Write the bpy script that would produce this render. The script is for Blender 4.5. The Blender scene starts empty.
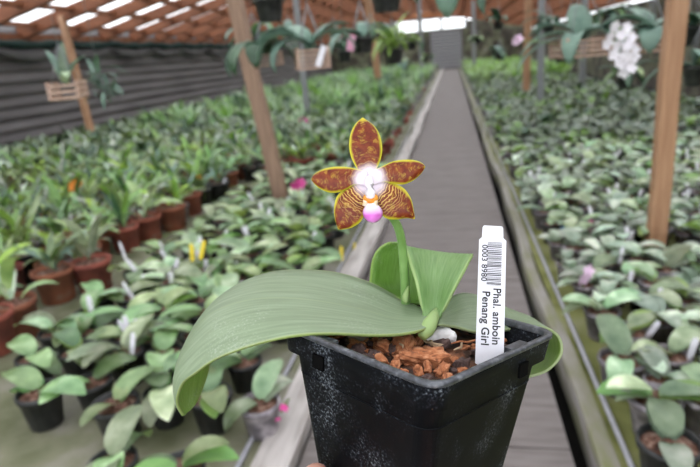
import bpy, math, random
import numpy as np
from mathutils import Matrix, Vector
sc = bpy.context.scene
COL = sc.collection
rnd = random.Random(7)

# ---------------------------------------------------------------- camera, world, exposure
FPX = 565.0; HCAM = 1.1; ROLL = math.radians(5.0); VP = (452, 48)
_d = np.array([(VP[0]-350)/FPX, (VP[1]-233.5)/FPX, 1.0]); _d /= np.linalg.norm(_d)
_g = np.array([math.sin(ROLL), math.cos(ROLL), 0.0]); _g[2] = -(_g[0]*_d[0]+_g[1]*_d[1])/_d[2]; _g /= np.linalg.norm(_g)
RM = np.array([np.cross(_g, _d), _d, -_g]); CP = np.array([0, 0, HCAM])
cam = bpy.data.cameras.new('camera'); camo = bpy.data.objects.new('camera', cam); COL.objects.link(camo)
cam.sensor_fit = 'HORIZONTAL'; cam.sensor_width = 22.3; cam.lens = 22.3*FPX/700; cam.clip_start = .01; cam.clip_end = 200
camo.matrix_world = Matrix(((RM[0][0], -RM[0][1], -RM[0][2], 0), (RM[1][0], -RM[1][1], -RM[1][2], 0), (RM[2][0], -RM[2][1], -RM[2][2], HCAM), (0, 0, 0, 1)))
sc.camera = camo
cam.dof.use_dof = True; cam.dof.focus_distance = .256; cam.dof.aperture_fstop = 7.6

w = bpy.data.worlds.new('world'); sc.world = w; w.use_nodes = True
WN = w.node_tree
WN.nodes['Background'].inputs[0].default_value = (.93, .96, 1.0, 1)
WN.nodes['Background'].inputs[1].default_value = 3.2
sc.view_settings.view_transform = 'Standard'; sc.view_settings.look = 'None'
sc.view_settings.gamma = 1; sc.view_settings.use_curve_mapping = False
sc.view_settings.exposure = -0.12

def ray(px, py): return RM @ np.array([(px-350)/FPX, (py-233.5)/FPX, 1.0])
def P(px, py, d): return Vector(CP + d*ray(px, py))
def G(px, py, z=0.0):
    r = ray(px, py); t = (z-HCAM)/r[2]; return Vector(CP+t*r)
def proj(p):
    c = RM.T @ (np.array(p)-CP); return (350+FPX*c[0]/c[2], 233.5+FPX*c[1]/c[2], c[2]) if c[2] > .01 else (-9999, -9999, -1)
CAMROT = camo.matrix_world.to_3x3()

# ---------------------------------------------------------------- materials
def newmat(name):
    m = bpy.data.materials.new(name); m.use_nodes = True
    return m, m.node_tree, m.node_tree.nodes['Principled BSDF']
def ramp(nt, stops):
    r = nt.nodes.new('ShaderNodeValToRGB'); e = r.color_ramp.elements
    while len(e) < len(stops): e.new(.5)
    for i, (p, c) in enumerate(stops): e[i].position = p; e[i].color = (*c, 1)
    return r
def noise_mat(name, stops, scale=10, detail=4, rough=.6, spec=.5, bump=0, stretch=(1, 1, 1), transl=0, coords='Object', hue=0, metal=0, distort=0):
    m, nt, b = newmat(name)
    tc = nt.nodes.new('ShaderNodeTexCoord'); mp = nt.nodes.new('ShaderNodeMapping'); mp.inputs['Scale'].default_value = stretch
    n = nt.nodes.new('ShaderNodeTexNoise'); n.inputs['Scale'].default_value = scale; n.inputs['Detail'].default_value = detail; n.inputs['Distortion'].default_value = distort
    r = ramp(nt, stops); L = nt.links.new
    L(tc.outputs[coords], mp.inputs[0]); L(mp.outputs[0], n.inputs['Vector']); L(n.outputs['Fac'], r.inputs[0])
    out = r.outputs[0]
    if hue:
        oi = nt.nodes.new('ShaderNodeObjectInfo'); h = nt.nodes.new('ShaderNodeHueSaturation')
        a = nt.nodes.new('ShaderNodeMapRange'); a.inputs[3].default_value = .5-hue*.12; a.inputs[4].default_value = .5+hue*.05
        c = nt.nodes.new('ShaderNodeMapRange'); c.inputs[3].default_value = 1-hue; c.inputs[4].default_value = 1+hue
        mu = nt.nodes.new('ShaderNodeMath'); mu.operation = 'MULTIPLY'; mu.inputs[1].default_value = 7.31
        fr = nt.nodes.new('ShaderNodeMath'); fr.operation = 'FRACT'
        L(oi.outputs['Random'], a.inputs[0]); L(a.outputs[0], h.inputs['Hue'])
        L(oi.outputs['Random'], mu.inputs[0]); L(mu.outputs[0], fr.inputs[0]); L(fr.outputs[0], c.inputs[0]); L(c.outputs[0], h.inputs['Value'])
        L(out, h.inputs['Color']); out = h.outputs[0]
    L(out, b.inputs['Base Color'])
    b.inputs['Roughness'].default_value = rough; b.inputs['Specular IOR Level'].default_value = spec; b.inputs['Metallic'].default_value = metal
    if bump:
        bp = nt.nodes.new('ShaderNodeBump'); bp.inputs['Strength'].default_value = bump; bp.inputs['Distance'].default_value = .01
        L(n.outputs['Fac'], bp.inputs['Height']); L(bp.outputs[0], b.inputs['Normal'])
    if transl:
        t = nt.nodes.new('ShaderNodeBsdfTranslucent'); mx = nt.nodes.new('ShaderNodeMixShader'); mx.inputs[0].default_value = transl
        g = nt.nodes.new('ShaderNodeMixRGB'); g.blend_type = 'MULTIPLY'; g.inputs[0].default_value = 1; g.inputs[2].default_value = (1.5, 1.6, .5, 1)
        L(out, g.inputs[1]); L(g.outputs[0], t.inputs[0])
        L(b.outputs[0], mx.inputs[1]); L(t.outputs[0], mx.inputs[2]); L(mx.outputs[0], nt.nodes['Material Output'].inputs[0])
    return m
def flat(name, c, rough=.5, spec=.5, metal=0, transl=0):
    transl = 0
    k = .9
    return noise_mat(name, [(.35, tuple(x*k for x in c)), (.65, tuple(min(1, x*1.1) for x in c))], scale=30, rough=rough, spec=spec, metal=metal, transl=transl)

M = {}
M['leaf_sage'] = noise_mat('leaf_sage', [(.3, (.11, .2, .1)), (.5, (.25, .36, .21)), (.7, (.5, .6, .43))], scale=14, rough=.36, spec=.55, hue=.52, transl=.12)
M['leaf_grey'] = noise_mat('leaf_grey', [(.3, (.15, .24, .16)), (.5, (.31, .41, .31)), (.7, (.62, .67, .58))], scale=14, rough=.36, spec=.55, hue=.52, transl=.1)
M['leaf_mid'] = noise_mat('leaf_mid', [(.3, (.085, .18, .065)), (.5, (.19, .32, .14)), (.7, (.38, .52, .3))], scale=12, rough=.36, spec=.6, hue=.5, transl=.15)
M['leaf_fresh'] = noise_mat('leaf_fresh', [(.3, (.14, .3, .08)), (.7, (.3, .5, .14))], scale=10, rough=.4, spec=.6, hue=.3, transl=.2)
M['leaf_dark'] = noise_mat('leaf_dark', [(.3, (.02, .06, .03)), (.7, (.06, .13, .07))], scale=10, rough=.4, spec=.6, hue=.2, transl=.1)
M['leaf_teal'] = noise_mat('leaf_teal', [(.3, (.08, .17, .13)), (.7, (.22, .34, .27))], scale=9, rough=.4, spec=.6, hue=.15, transl=.08)
M['leaf_lime'] = noise_mat('leaf_lime', [(.3, (.3, .5, .06)), (.7, (.42, .6, .12))], scale=10, rough=.4, transl=.25, hue=.1)
M['terracotta'] = noise_mat('terracotta', [(.3, (.17, .055, .035)), (.6, (.32, .1, .055)), (.8, (.3, .2, .16))], scale=14, rough=.8, hue=.2)
M['black_plastic'] = noise_mat('black_plastic', [(.4, (.012, .013, .014)), (.8, (.05, .05, .05))], scale=30, rough=.5)
M['grey_plastic'] = noise_mat('grey_plastic', [(.3, (.07, .065, .07)), (.5, (.2, .18, .2)), (.72, (.5, .46, .49))], scale=25, rough=.4, hue=.3)
M['bark'] = noise_mat('bark', [(.3, (.035, .018, .012)), (.5, (.12, .05, .03)), (.75, (.35, .25, .2))], scale=70, rough=.9)
M['white_label'] = flat('white_label', (.75, .74, .8), .35)
M['yellow_label'] = flat('yellow_label', (.8, .62, .02), .4)
M['blue_label'] = flat('blue_label', (.1, .32, .62), .4)
M['pink_flower'] = flat('pink_flower', (.6, .06, .28), .5, transl=.2)
M['lilac_flower'] = flat('lilac_flower', (.75, .55, .72), .5, transl=.2)
M['white_flower'] = flat('white_flower', (.85, .82, .88), .5, transl=.2)
M['orange_flower'] = flat('orange_flower', (.75, .25, .02), .5, transl=.2)
M['wood_post'] = noise_mat('wood_post', [(.3, (.2, .125, .085)), (.7, (.34, .22, .15))], scale=6, stretch=(8, 8, .6), rough=.7)
M['wood_post_red'] = noise_mat('wood_post_red', [(.3, (.3, .155, .08)), (.7, (.42, .24, .135))], scale=6, stretch=(8, 8, .6), rough=.6)
M['roof_wood'] = noise_mat('roof_wood', [(.3, (.14, .047, .02)), (.7, (.25, .088, .037))], scale=4, stretch=(1, 5, 5), rough=.7)
M['slat_wood'] = noise_mat('slat_wood', [(.3, (.4, .26, .2)), (.7, (.62, .45, .36))], scale=20, rough=.8)
M['grey_metal'] = flat('grey_metal', (.24, .25, .26), .45, metal=.3)
M['pipe_grey'] = flat('pipe_grey', (.36, .36, .4), .4)
M['kerb_wood'] = noise_mat('kerb_wood', [(.3, (.26, .235, .215)), (.55, (.44, .405, .39)), (.8, (.56, .53, .51))], scale=5, stretch=(6, .8, 6), rough=.85)
M['kerb_moss'] = noise_mat('kerb_moss', [(.3, (.17, .18, .075)), (.46, (.22, .21, .16)), (.7, (.29, .27, .26))], scale=5, stretch=(4, .8, 4), rough=.9)
M['path'] = noise_mat('path', [(.25, (.115, .098, .093)), (.5, (.158, .138, .132)), (.8, (.21, .187, .18))], scale=5, stretch=(1, 7, 1), rough=.85, bump=.2)
M['moss_ground'] = noise_mat('moss_ground', [(.3, (.1, .11, .03)), (.5, (.21, .22, .07)), (.66, (.27, .27, .15)), (.8, (.36, .33, .28))], scale=4, detail=8, rough=.95, bump=.3)
M['shaded_ground'] = flat('shaded_ground', (.02, .018, .016), .95)  # near-black ground, shade of kerb gap and wall foot put into the colour
M['pale_ground'] = noise_mat('pale_ground', [(.3, (.09, .1, .045)), (.5, (.18, .18, .115)), (.7, (.3, .28, .25))], scale=4, detail=8, rough=.95, bump=.2)
M['wall_grey'] = noise_mat('wall_grey', [(.3, (.085, .078, .08)), (.7, (.16, .148, .15))], scale=2, stretch=(1, .4, 3), rough=.6)
M['wall_mottled'] = noise_mat('wall_mottled', [(.3, (.03, .028, .022)), (.45, (.08, .068, .055)), (.6, (.15, .16, .1)), (.75, (.26, .22, .2))], scale=2.4, detail=6, rough=.9)
M['gable_wood'] = noise_mat('gable_wood', [(.3, (.28, .1, .04)), (.7, (.42, .17, .07))], scale=4, rough=.8)
M['shade_cloth'] = flat('shade_cloth', (.012, .035, .03), .9)
M['shade_grey'] = flat('shade_grey', (.13, .125, .13), .8)
M['board_grey'] = flat('board_grey', (.4, .4, .43), .7)
M['skin'] = noise_mat('skin', [(.3, (.6, .29, .22)), (.7, (.72, .38, .3))], scale=40, rough=.5)
# translucent roof sheet
m, nt, b = newmat('roof_sheet'); b.inputs['Base Color'].default_value = (.9, .92, .93, 1); b.inputs['Roughness'].default_value = .4
tr = nt.nodes.new('ShaderNodeBsdfTransparent'); mx = nt.nodes.new('ShaderNodeMixShader'); mx.inputs[0].default_value = .14
nt.links.new(tr.outputs[0], mx.inputs[1]); nt.links.new(b.outputs[0], mx.inputs[2]); nt.links.new(mx.outputs[0], nt.nodes['Material Output'].inputs[0])
M['roof_sheet'] = m

# ---------------------------------------------------------------- mesh builder
class MB:
    def __init__(s): s.v = []; s.f = []; s.m = []; s.uv = None
    def add(s, vs, fs, mi=0):
        o = len(s.v); s.v += [tuple(v) for v in vs]; s.f += [tuple(i+o for i in f) for f in fs]; s.m += [mi]*len(fs)
    def box(s, c, size, mi=0, rot=None):
        hx, hy, hz = [a/2 for a in size]; c = Vector(c)
        vs = [Vector((x, y, z)) for x in (-hx, hx) for y in (-hy, hy) for z in (-hz, hz)]
        if rot is not None: vs = [rot @ v for v in vs]
        s.add([v+c for v in vs], [(0, 1, 3, 2), (4, 6, 7, 5), (0, 4, 5, 1), (2, 3, 7, 6), (0, 2, 6, 4), (1, 5, 7, 3)], mi)
    def tube(s, pts, rad, n=8, mi=0, caps=True):
        pts = [Vector(p) for p in pts]; rs = rad if hasattr(rad, '__len__') else [rad]*len(pts); vs = []
        up = Vector((0.13, .21, 1)).normalized()
        for i, p in enumerate(pts):
            t = (pts[min(i+1, len(pts)-1)]-pts[max(i-1, 0)]).normalized()
            a = t.cross(up); a = a.normalized() if a.length > .05 else t.cross(Vector((1, 0, 0))).normalized(); c = t.cross(a)
            vs += [p+rs[i]*(math.cos(2*math.pi*k/n)*a+math.sin(2*math.pi*k/n)*c) for k in range(n)]
        fs = [(i*n+k, i*n+(k+1) % n, (i+1)*n+(k+1) % n, (i+1)*n+k) for i in range(len(pts)-1) for k in range(n)]
        if caps: fs += [tuple(range(n))[::-1], tuple((len(pts)-1)*n+k for k in range(n))]
        s.add(vs, fs, mi)
    def loft(s, rings, mi=0, capa=False, capb=False):
        n = len(rings[0]); vs = [v for r in rings for v in r]
        fs = [(i*n+k, i*n+(k+1) % n, (i+1)*n+(k+1) % n, (i+1)*n+k) for i in range(len(rings)-1) for k in range(n)]
        if capa: fs.append(tuple(range(n))[::-1])
        if capb: fs.append(tuple((len(rings)-1)*n+k for k in range(n)))
        s.add(vs, fs, mi)
    def lathe(s, prof, n=14, mi=0, capa=False, capb=False, sq=0):
        rings = []
        for r, z in prof: rings.append([Vector((r*math.cos(2*math.pi*k/n), r*math.sin(2*math.pi*k/n), z)) for k in range(n)])
        s.loft(rings, mi, capa, capb)
    def grid(s, rows, mi=0):
        nu, nv = len(rows), len(rows[0])
        s.add([p for r in rows for p in r], [(i*nv+j, i*nv+j+1, (i+1)*nv+j+1, (i+1)*nv+j) for i in range(nu-1) for j in range(nv-1)], mi)
    def mesh(s, name, mats, smooth=True):
        me = bpy.data.meshes.new(name); me.from_pydata(s.v, [], s.f)
        for mm in (mats if isinstance(mats, (list, tuple)) else [mats]): me.materials.append(M[mm] if isinstance(mm, str) else mm)
        me.polygons.foreach_set('material_index', s.m)
        if smooth: me.polygons.foreach_set('use_smooth', [True]*len(s.f))
        me.update(); return me
    def build(s, name, mats, parent=None, smooth=True, **tags):
        o = bpy.data.objects.new(name, s.mesh(name, mats, smooth)); COL.objects.link(o)
        if parent is not None: o.parent = parent
        tag(o, **tags); return o
def tag(o, label=None, cat=None, group=None, kind=None):
    if label: o['label'] = label
    if cat: o['category'] = cat
    if group: o['group'] = group
    if kind: o['kind'] = kind
    return o
def empty(name, loc=(0, 0, 0), rz=0, **t):
    o = bpy.data.objects.new(name, None); COL.objects.link(o); o.location = loc; o.rotation_euler = (0, 0, rz); o.empty_display_size = .05
    return tag(o, **t)
def copy_tree(o, parent=None):
    c = o.copy(); COL.objects.link(c)
    if parent is not None: c.parent = parent
    for ch in KIDS.get(o.name, [x for x in o.children]): copy_tree(ch, c)
    return c
KIDS = {}
def recenter(o):
    """origin to the base centre of the geometry"""
    me = o.data; n = len(me.vertices); a = np.empty(n*3); me.vertices.foreach_get('co', a); a = a.reshape(-1, 3)
    c = Vector(((a[:, 0].min()+a[:, 0].max())/2, (a[:, 1].min()+a[:, 1].max())/2, a[:, 2].min()))
    me.transform(Matrix.Translation(-c)); o.location = c; return o
def solid(o, th, offset=0, sub=0):
    if sub:
        sb = o.modifiers.new('sub', 'SUBSURF'); sb.levels = sb.render_levels = sub
    md = o.modifiers.new('solid', 'SOLIDIFY'); md.thickness = th; md.offset = offset
    return o
def struct(mb, name, mats, smooth=False): return mb.build(name, mats, None, smooth, kind='structure')

# ================================================================= SETTING
XL, XR, ZE, YF, YB = -7.0, 4.0, 1.9, 34.0, -3.0
XRG, SL = -1.5, .24; ZR = ZE+SL*(XRG-XL)
b = MB(); b.box(((XL+XR)/2, (YF+YB)/2, -.35), (XR-XL+.4, YF-YB+.2, .1)); struct(b, 'floor', 'shaded_ground')  # coloured dark for the shade in the gaps beside the walkway
b = MB(); b.box(((XL-.6)/2, (YF+YB)/2, -.03), (abs(XL)-.6, YF-YB, .06)); struct(b, 'bed_ground', 'pale_ground')
b = MB(); b.box(((3.32+.4)/2, (YF+YB)/2, -.03), (3.32-.4, YF-YB, .06)); struct(b, 'bed_ground', 'moss_ground')
b = MB(); b.box(((3.32+XR)/2, (YF+YB)/2, -.05), (XR-3.32, YF-YB, .06)); struct(b, 'side_ground', 'shaded_ground')  # strip by the right wall, its shade painted as dark ground
# walkway of cross boards
yj = G(532, 442).y
b = MB(); y = yj-.42*6
while y < YF:
    b.box((-.085, y+.21, -.04), (.77, .413, .04)); y += .42
struct(b, 'walkway', 'path')
def wavy_board(x0, x1, z0, z1, mat, name):
    b = MB(); rings = []; y = YB
    while y <= YF:
        dx = .012*math.sin(y*1.7)+.008*math.sin(y*4.1)
        rings.append([(x0+dx, y, z0), (x1+dx, y, z0), (x1+dx, y, z1), (x0+dx, y, z1)]); y += .25
    b.loft(rings, 0, True, True); return struct(b, name, mat)
wavy_board(-.60, -.49, -.1, .015, 'kerb_wood', 'kerb_board')
wavy_board(.352, .402, -.1, .015, 'kerb_moss', 'kerb_board')

def siding(x, y0, y1, z0, z1, sgn, mat, name, pitch=.15, dep=.045):
    b = MB(); prof = []; z = z0
    while z < z1:
        prof += [(x, z), (x+sgn*dep, z+pitch*.35), (x+sgn*dep*.8, z+pitch*.55), (x, z+pitch*.95)]; z += pitch
    b.grid([[(px, yy, pz) for px, pz in prof] for yy in (y0, y1)])
    b.grid([[(x-sgn*.05, yy, zz) for zz in (z0, z1)] for yy in (y0, y1)])
    return struct(b, name, mat)
siding(XL, YB, YF, 0, ZE-.02, 1, 'wall_grey', 'wall_left', pitch=.185)
b = MB(); b.box((XR+.05, (YF+YB)/2, .65), (.1, YF-YB, 2.1))
struct(b, 'wall_right', 'wall_mottled')
# pale strip of glazing between right wall and eave
b = MB(); b.box((XR+.04, (YF+YB)/2, 1.8), (.02, YF-YB, .2)); struct(b, 'window_1', 'roof_sheet')
# back wall with the window band and a boarded door
b = MB()
wx0, wx1, wz0, wz1 = -3.15, .8, 2.12, 2.75
dx0, dx1, dz1 = -1.25, .62, 2.06
b.box(((XL+wx0)/2, YF, 1.45), (wx0-XL, .1, 2.9), 0)
b.box(((XR+wx1)/2, YF, 1.25), (XR-wx1, .1, 2.5), 0)
b.box(((wx0+dx0)/2, YF, wz0/2), (dx0-wx0, .1, wz0), 0)
b.box(((wx1+dx1)/2, YF, wz0/2), (wx1-dx1, .1, wz0), 0)
b.box(((XL+XR)/2, YF, -.2), (XR-XL, .1, .4), 0)
b.box(((dx0+dx1)/2, YF, (dz1+wz0)/2), (dx1-dx0, .1, wz0-dz1), 0)
b.add([(wx0, YF-.05, wz1), (wx1, YF-.05, wz1), (wx1, YF-.05, 2.66+.0), (XRG, YF-.05, ZR-.05), (wx0, YF-.05, 2.9)], [(0, 1, 2, 3, 4)], 1)
struct(b, 'wall_back', ['wall_mottled', 'gable_wood'])
wn = empty('window_2', (wx0, YF, wz0), kind='structure')
b = MB()
for x in (0, 1.45, 2.6, wx1-wx0): b.box((x, 0, .315), (.14, .12, .63))
b.box(((wx1-wx0)/2, 0, 0), (wx1-wx0, .12, .06)); b.box(((wx1-wx0)/2, 0, .63), (wx1-wx0, .12, .06)); b.build('window_frame', 'grey_metal', wn, False)
b = MB(); b.box(((wx1-wx0)/2, .0, .315), (wx1-wx0, .01, .63)); b.build('pane', 'roof_sheet', wn, False)
dr = empty('door_1', (dx0, YF, 0), kind='structure')
b = MB()
for k in range(11): b.box(((dx1-dx0)/2, 0, .1+k*.185), (dx1-dx0-.1, .05, .13), rot=Matrix.Rotation(.3, 3, 'X'))
b.build('louvre', 'board_grey', dr, False)
b = MB(); b.box((.04, 0, dz1/2), (.1, .1, dz1)); b.box((dx1-dx0-.04, 0, dz1/2), (.1, .1, dz1)); b.box(((dx1-dx0)/2, .04, dz1/2), (dx1-dx0, .02, dz1)); b.build('door_frame', 'wall_grey', dr, False)

# roof: translucent sheets, rafters across, purlins along
def roofz(x): return ZE+SL*(x-XL) if x < XRG else ZR-(ZR-ZE)*(x-XRG)/(XR-XRG)
b = MB(); b.grid([[(x, y, roofz(x)+.10) for y in (YB, YF)] for x in (XL-.3, XRG, XR+.3)]); struct(b, 'ceiling', 'roof_sheet')
y = 7.63-1.15*9
while y < YF-.2:
    b = MB()
    for xa, xb in ((XL-.1, XRG), (XRG, XR+.1)):
        za, zb = roofz(xa), roofz(xb); hw, h = .06, .195
        if xb > XR: zb = roofz(XR)-.01
        b.add([(xa, y-hw, za-h/2), (xa, y+hw, za-h/2), (xa, y+hw, za+h/2), (xa, y-hw, za+h/2), (xb, y-hw, zb-h/2), (xb, y+hw, zb-h/2), (xb, y+hw, zb+h/2), (xb, y-hw, zb+h/2)],
              [(0, 1, 2, 3), (4, 7, 6, 5), (0, 4, 5, 1), (1, 5, 6, 2), (2, 6, 7, 3), (3, 7, 4, 0)])
    struct(b, 'roof_rafter', 'roof_wood'); y += 1.15
for k in range(16):
    x = -6.62+.715*k
    if x > XR: break
    b = MB(); b.box((x, (YF+YB)/2, roofz(x)+.02), (.13, YF-YB, .06)); struct(b, 'roof_purlin', 'roof_wood')
b = MB(); b.box((XL+.06, (YF+YB)/2, ZE-.05), (.12, YF-YB, .1)); b.box((XR-.06, (YF+YB)/2, ZE-.08), (.1, YF-YB, .1)); struct(b, 'eave_beam', 'roof_wood')

# rolled shade cloth hung in swags along the left wall
b = MB(); y = 3.0; rows = []
while y < 33:
    ph = (y % 1.6)/1.6; sag = .10*math.sin(math.pi*ph)
    c = Vector((XL+.18, y, ZE-.14-sag*.35)); r = .055+.01*math.sin(y*9)
    rows.append([c+Vector((r*math.cos(a), 0, r*1.15*math.sin(a))) for a in [2*math.pi*i/8 for i in range(8)]]); y += .1
b.loft(rows, 0, True, True)
b.build('shade_cloth', 'shade_cloth', None, label='dark green rolled shade cloth running along the top of the grey left wall', cat='shade cloth')
b = MB(); y = 3.0; rows = []
while y < 33:
    ph = (y % 1.6)/1.6; s = math.sin(math.pi*ph)
    rows.append([(XL+.13, y, ZE-.2), (XL+.17+.02*math.sin(y*14), y, ZE-.24-.08*s), (XL+.16, y, ZE-.26-.17*s)]); y += .1
b.grid(rows)
solid(b.build('cloth_swag', 'shade_grey', None, label='grey cloth hanging in shallow scallops under the dark green roll on the left wall', cat='shade cloth'), .01)

# ---------------------------------------------------------------- posts and pipes
def post(name, top, base, wd, mat, label, cat='post', dp=None):
    b = MB(); base = Vector(base); top = Vector(top)-base; d = dp or wd
    hx, hy = wd/2, d/2; n = 6; rings = []
    for i in range(n+1):
        t = i/n; c = top*t; j = .004*math.sin(i*2.3); bv = hx*.18
        rings.append([c+Vector((x+j, y, 0)) for x, y in ((-hx+bv, -hy), (hx-bv, -hy), (hx, -hy+bv), (hx, hy-bv), (hx-bv, hy), (-hx+bv, hy), (-hx, hy-bv), (-hx, -hy+bv))])
    b.loft(rings, 0, True, True)
    o = b.build(name, mat, None, False, label=label, cat=cat); o.location = base; return o
gA = G(282, 195, .12); post('wooden_post', (gA.x-.4, gA.y+.15, roofz(gA.x-.4)-.02), (gA.x, gA.y, 0), .105, 'wood_post', 'weathered brown timber post rising from the left bed just behind the flower')
gB = G(656, 233, .13); post('wooden_post', (gB.x+.02, gB.y, roofz(gB.x)-.02), (gB.x, gB.y, 0), .08, 'wood_post_red', 'orange-brown timber post standing in the right bed, nearest post on that side')
post('wooden_post', (1.45, 11.9, roofz(1.45)), (1.41, 11.9, 0), .13, 'wood_post_red', 'slim tan timber post far back in the right bed, near the pink bud')
post('wooden_post', (-6.12, 8.75, roofz(-6.12)), (-5.72, 8.3, 0), .1, 'wood_post_red', 'thin orange-brown timber post near the grey left wall behind the hanging basket')
gE = G(380, 92); post('wooden_post', (gE.x-.2, gE.y, roofz(gE.x)), (gE.x, gE.y, 0), .2, 'wood_post_red', 'thin orange timber post in the left bed straight above the flower')
for (px, d, wd, lab) in ((421, 22, .16, 'grey metal post in front of the bright windows'), (541, 9, .1, 'grey metal post in the right bed just right of the slim tan post'),
                         (583, 12, .12, 'grey metal post behind the hanging basket of white flowers'), (474, 20, .14, 'grey metal post beside the far end of the right bed'),
                         (301, 9, .09, 'grey metal post behind the large slatted basket')):
    q = P(px, 50, d); post('metal_post', (q.x, q.y, roofz(q.x)), (q.x, q.y, 0), wd, 'grey_metal', lab)
def pipe(name, x, z, label):
    b = MB(); b.tube([(x, YB+i*(YF-YB)/40, z) for i in range(41)], .008, 8)
    b.build(name, 'pipe_grey', None, label=label, cat='pipe')
pipe('irrigation_pipe', .435, .012, 'thin pale grey water pipe lying on the mossy edge of the right bed')
pipe('irrigation_pipe', -.635, .012, 'thin pale grey water pipe lying beside the left kerb board')

# ---------------------------------------------------------------- leaves and plants
def leaf_rows(L, W, el, droop, az, base, nu=8, nv=4, fold=.25, shape=1.0, twist=0):
    """arching leaf as rows of points"""
    rows = []; p = Vector((0, 0, 0)); a = el; ca, sa = math.cos(az), math.sin(az)
    for i in range(nu+1):
        t = i/nu; wd = W/2*max(.02, (math.sin(math.pi*min(1, (.12+.88*t))**shape)))**.62*(1 if t < 1 else 0) if t > 0 else W*.16
        if i == nu: wd = W*.04
        row = []
        for j in range(nv+1):
            s = -1+2*j/nv
            lx = p.x - abs(s)*0; ly = s*wd; lz = p.z+abs(s)**1.3*wd*fold*math.cos(a)
            lx -= abs(s)**1.3*wd*fold*math.sin(a)
            lz += ly*twist*t
            row.append(Vector((base[0]+lx*ca-ly*sa, base[1]+lx*sa+ly*ca, base[2]+lz)))
        rows.append(row)
        p = p+Vector((math.cos(a), 0, math.sin(a)))*(L/nu); a -= droop/nu
    return rows
def pot_mb(r, h, taper=.74, n=14):
    b = MB(); b.lathe([(r*taper*.9, 0), (r*taper, .004), (r*.96, h*.86), (r*1.04, h*.86), (r*1.05, h), (r*.95, h), (r*.93, h*.82), (r*.5, h*.8)], n, 0, True, False); return b
def mix_mb(r, h, n=10, seed=0):
    b = MB(); R_ = random.Random(seed); b.lathe([(r*.94, h*.86), (r*.6, h*.93), (r*.25, h*.96), (.001, h*.95)], n)
    for k in range(9):
        a = R_.uniform(0, 6.28); q = R_.uniform(0, r*.7); s = r*R_.uniform(.15, .3)
        b.box((q*math.cos(a), q*math.sin(a), h*.95), (s, s*.6, s*.5), rot=Matrix.Rotation(R_.uniform(0, 3), 3, (R_.random(), .5, R_.random())))
    return b
def phal_proto(seed, potmat, leafmats, nl, L, W, r=.058, h=.105, el=(.3, .8), droop=(.8, 1.6), hi=True):
    R_ = random.Random(seed); meshes = []
    meshes.append(('pot', pot_mb(r, h, n=14 if hi else 9).mesh('pot', potmat)))
    meshes.append(('potting_mix', mix_mb(r, h, 10, seed).mesh('potting_mix', 'bark', False)))
    a0 = R_.uniform(0, 6.28)
    for k in range(nl):
        az = a0+(math.pi if k % 2 else 0)+R_.uniform(-.35, .35); s = R_.uniform(.75, 1.1)
        b = MB(); b.grid(leaf_rows(L*s, W*s, R_.uniform(*el), R_.uniform(*droop), az, (.008*math.cos(az), .008*math.sin(az), h*.93+.006*k), 8 if hi else 5, 4 if hi else 2, R_.uniform(.1, .35), twist=R_.uniform(-.4, .4)))
        meshes.append(('leaf', b.mesh('leaf', R_.choice(leafmats))))
    return meshes
def leafy_proto(seed, potmat, leafmats, nl, L, W, r=.075, h=.13, el=(.7, 1.4), droop=(.5, 1.6)):
    R_ = random.Random(seed); meshes = [('pot', pot_mb(r, h, .8).mesh('pot', potmat)), ('potting_mix', mix_mb(r, h, 10, seed).mesh('potting_mix', 'bark', False))]
    mats = list(dict.fromkeys(leafmats)); b = MB()
    for k in range(nl):
        az = R_.uniform(0, 6.28); s = R_.uniform(.5, 1.1); q = r*.5*R_.random()
        b.grid(leaf_rows(L*s, W*s, R_.uniform(*el), R_.uniform(*droop), az, (q*math.cos(az), q*math.sin(az), h*.9+R_.uniform(0, .06)), 6, 2, R_.uniform(.1, .4), twist=R_.uniform(-.6, .6)), R_.randrange(len(mats)))
    meshes.append(('foliage', b.mesh('foliage', mats)))
    return meshes
def place(meshes, name, loc, rz, scale=1, **t):
    r = empty(name, loc, rz, **t); r.scale = (scale,)*3
    for n, me in meshes:
        o = bpy.data.objects.new(n, me); COL.objects.link(o); o.parent = r
    return r
def inframe(p, mx=75, my=40):
    x, y, z = proj(p); return z > .3 and -mx < x < 700+mx and -10 < y < 467+my

PS = [phal_proto(100+i, ['grey_plastic', 'black_plastic', 'grey_plastic'][i % 3], [['leaf_grey', 'leaf_sage'], ['leaf_sage'], ['leaf_sage', 'leaf_fresh'], ['leaf_grey']][i % 4], 3+i % 4, .135, .07) for i in range(12)]
PB = [phal_proto(200+i, 'black_plastic', [['leaf_mid'], ['leaf_mid', 'leaf_fresh', 'leaf_mid'], ['leaf_sage', 'leaf_mid']][i % 3], 3+i % 3, .175, .085, r=.064, h=.12, el=(.25, .9)) for i in range(9)]
PT = [leafy_proto(300+i, ['terracotta', 'terracotta', 'grey_plastic', 'black_plastic'][i % 4], [['leaf_mid', 'leaf_grey'], ['leaf_mid', 'leaf_teal'], ['leaf_mid', 'leaf_fresh'], ['leaf_fresh', 'leaf_mid', 'leaf_dark'], ['leaf_grey', 'leaf_lime']][i % 5],
                  [9, 14, 11, 18, 8][i % 5], [.19, .16, .23, .2, .17][i % 5], [.045, .03, .038, .026, .055][i % 5]) for i in range(15)]
taken = []
def free(x, y, d): return all((x-a)**2+(y-c)**2 > d*d for a, c in taken)
POSTS = [(gB.x, gB.y), (gB.x-.03, gB.y-.13), (gA.x, gA.y), (gA.x, gA.y-.15), (1.41, 11.9), (-5.85, 8.7), (gE.x, gE.y)]
taken += POSTS
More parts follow.
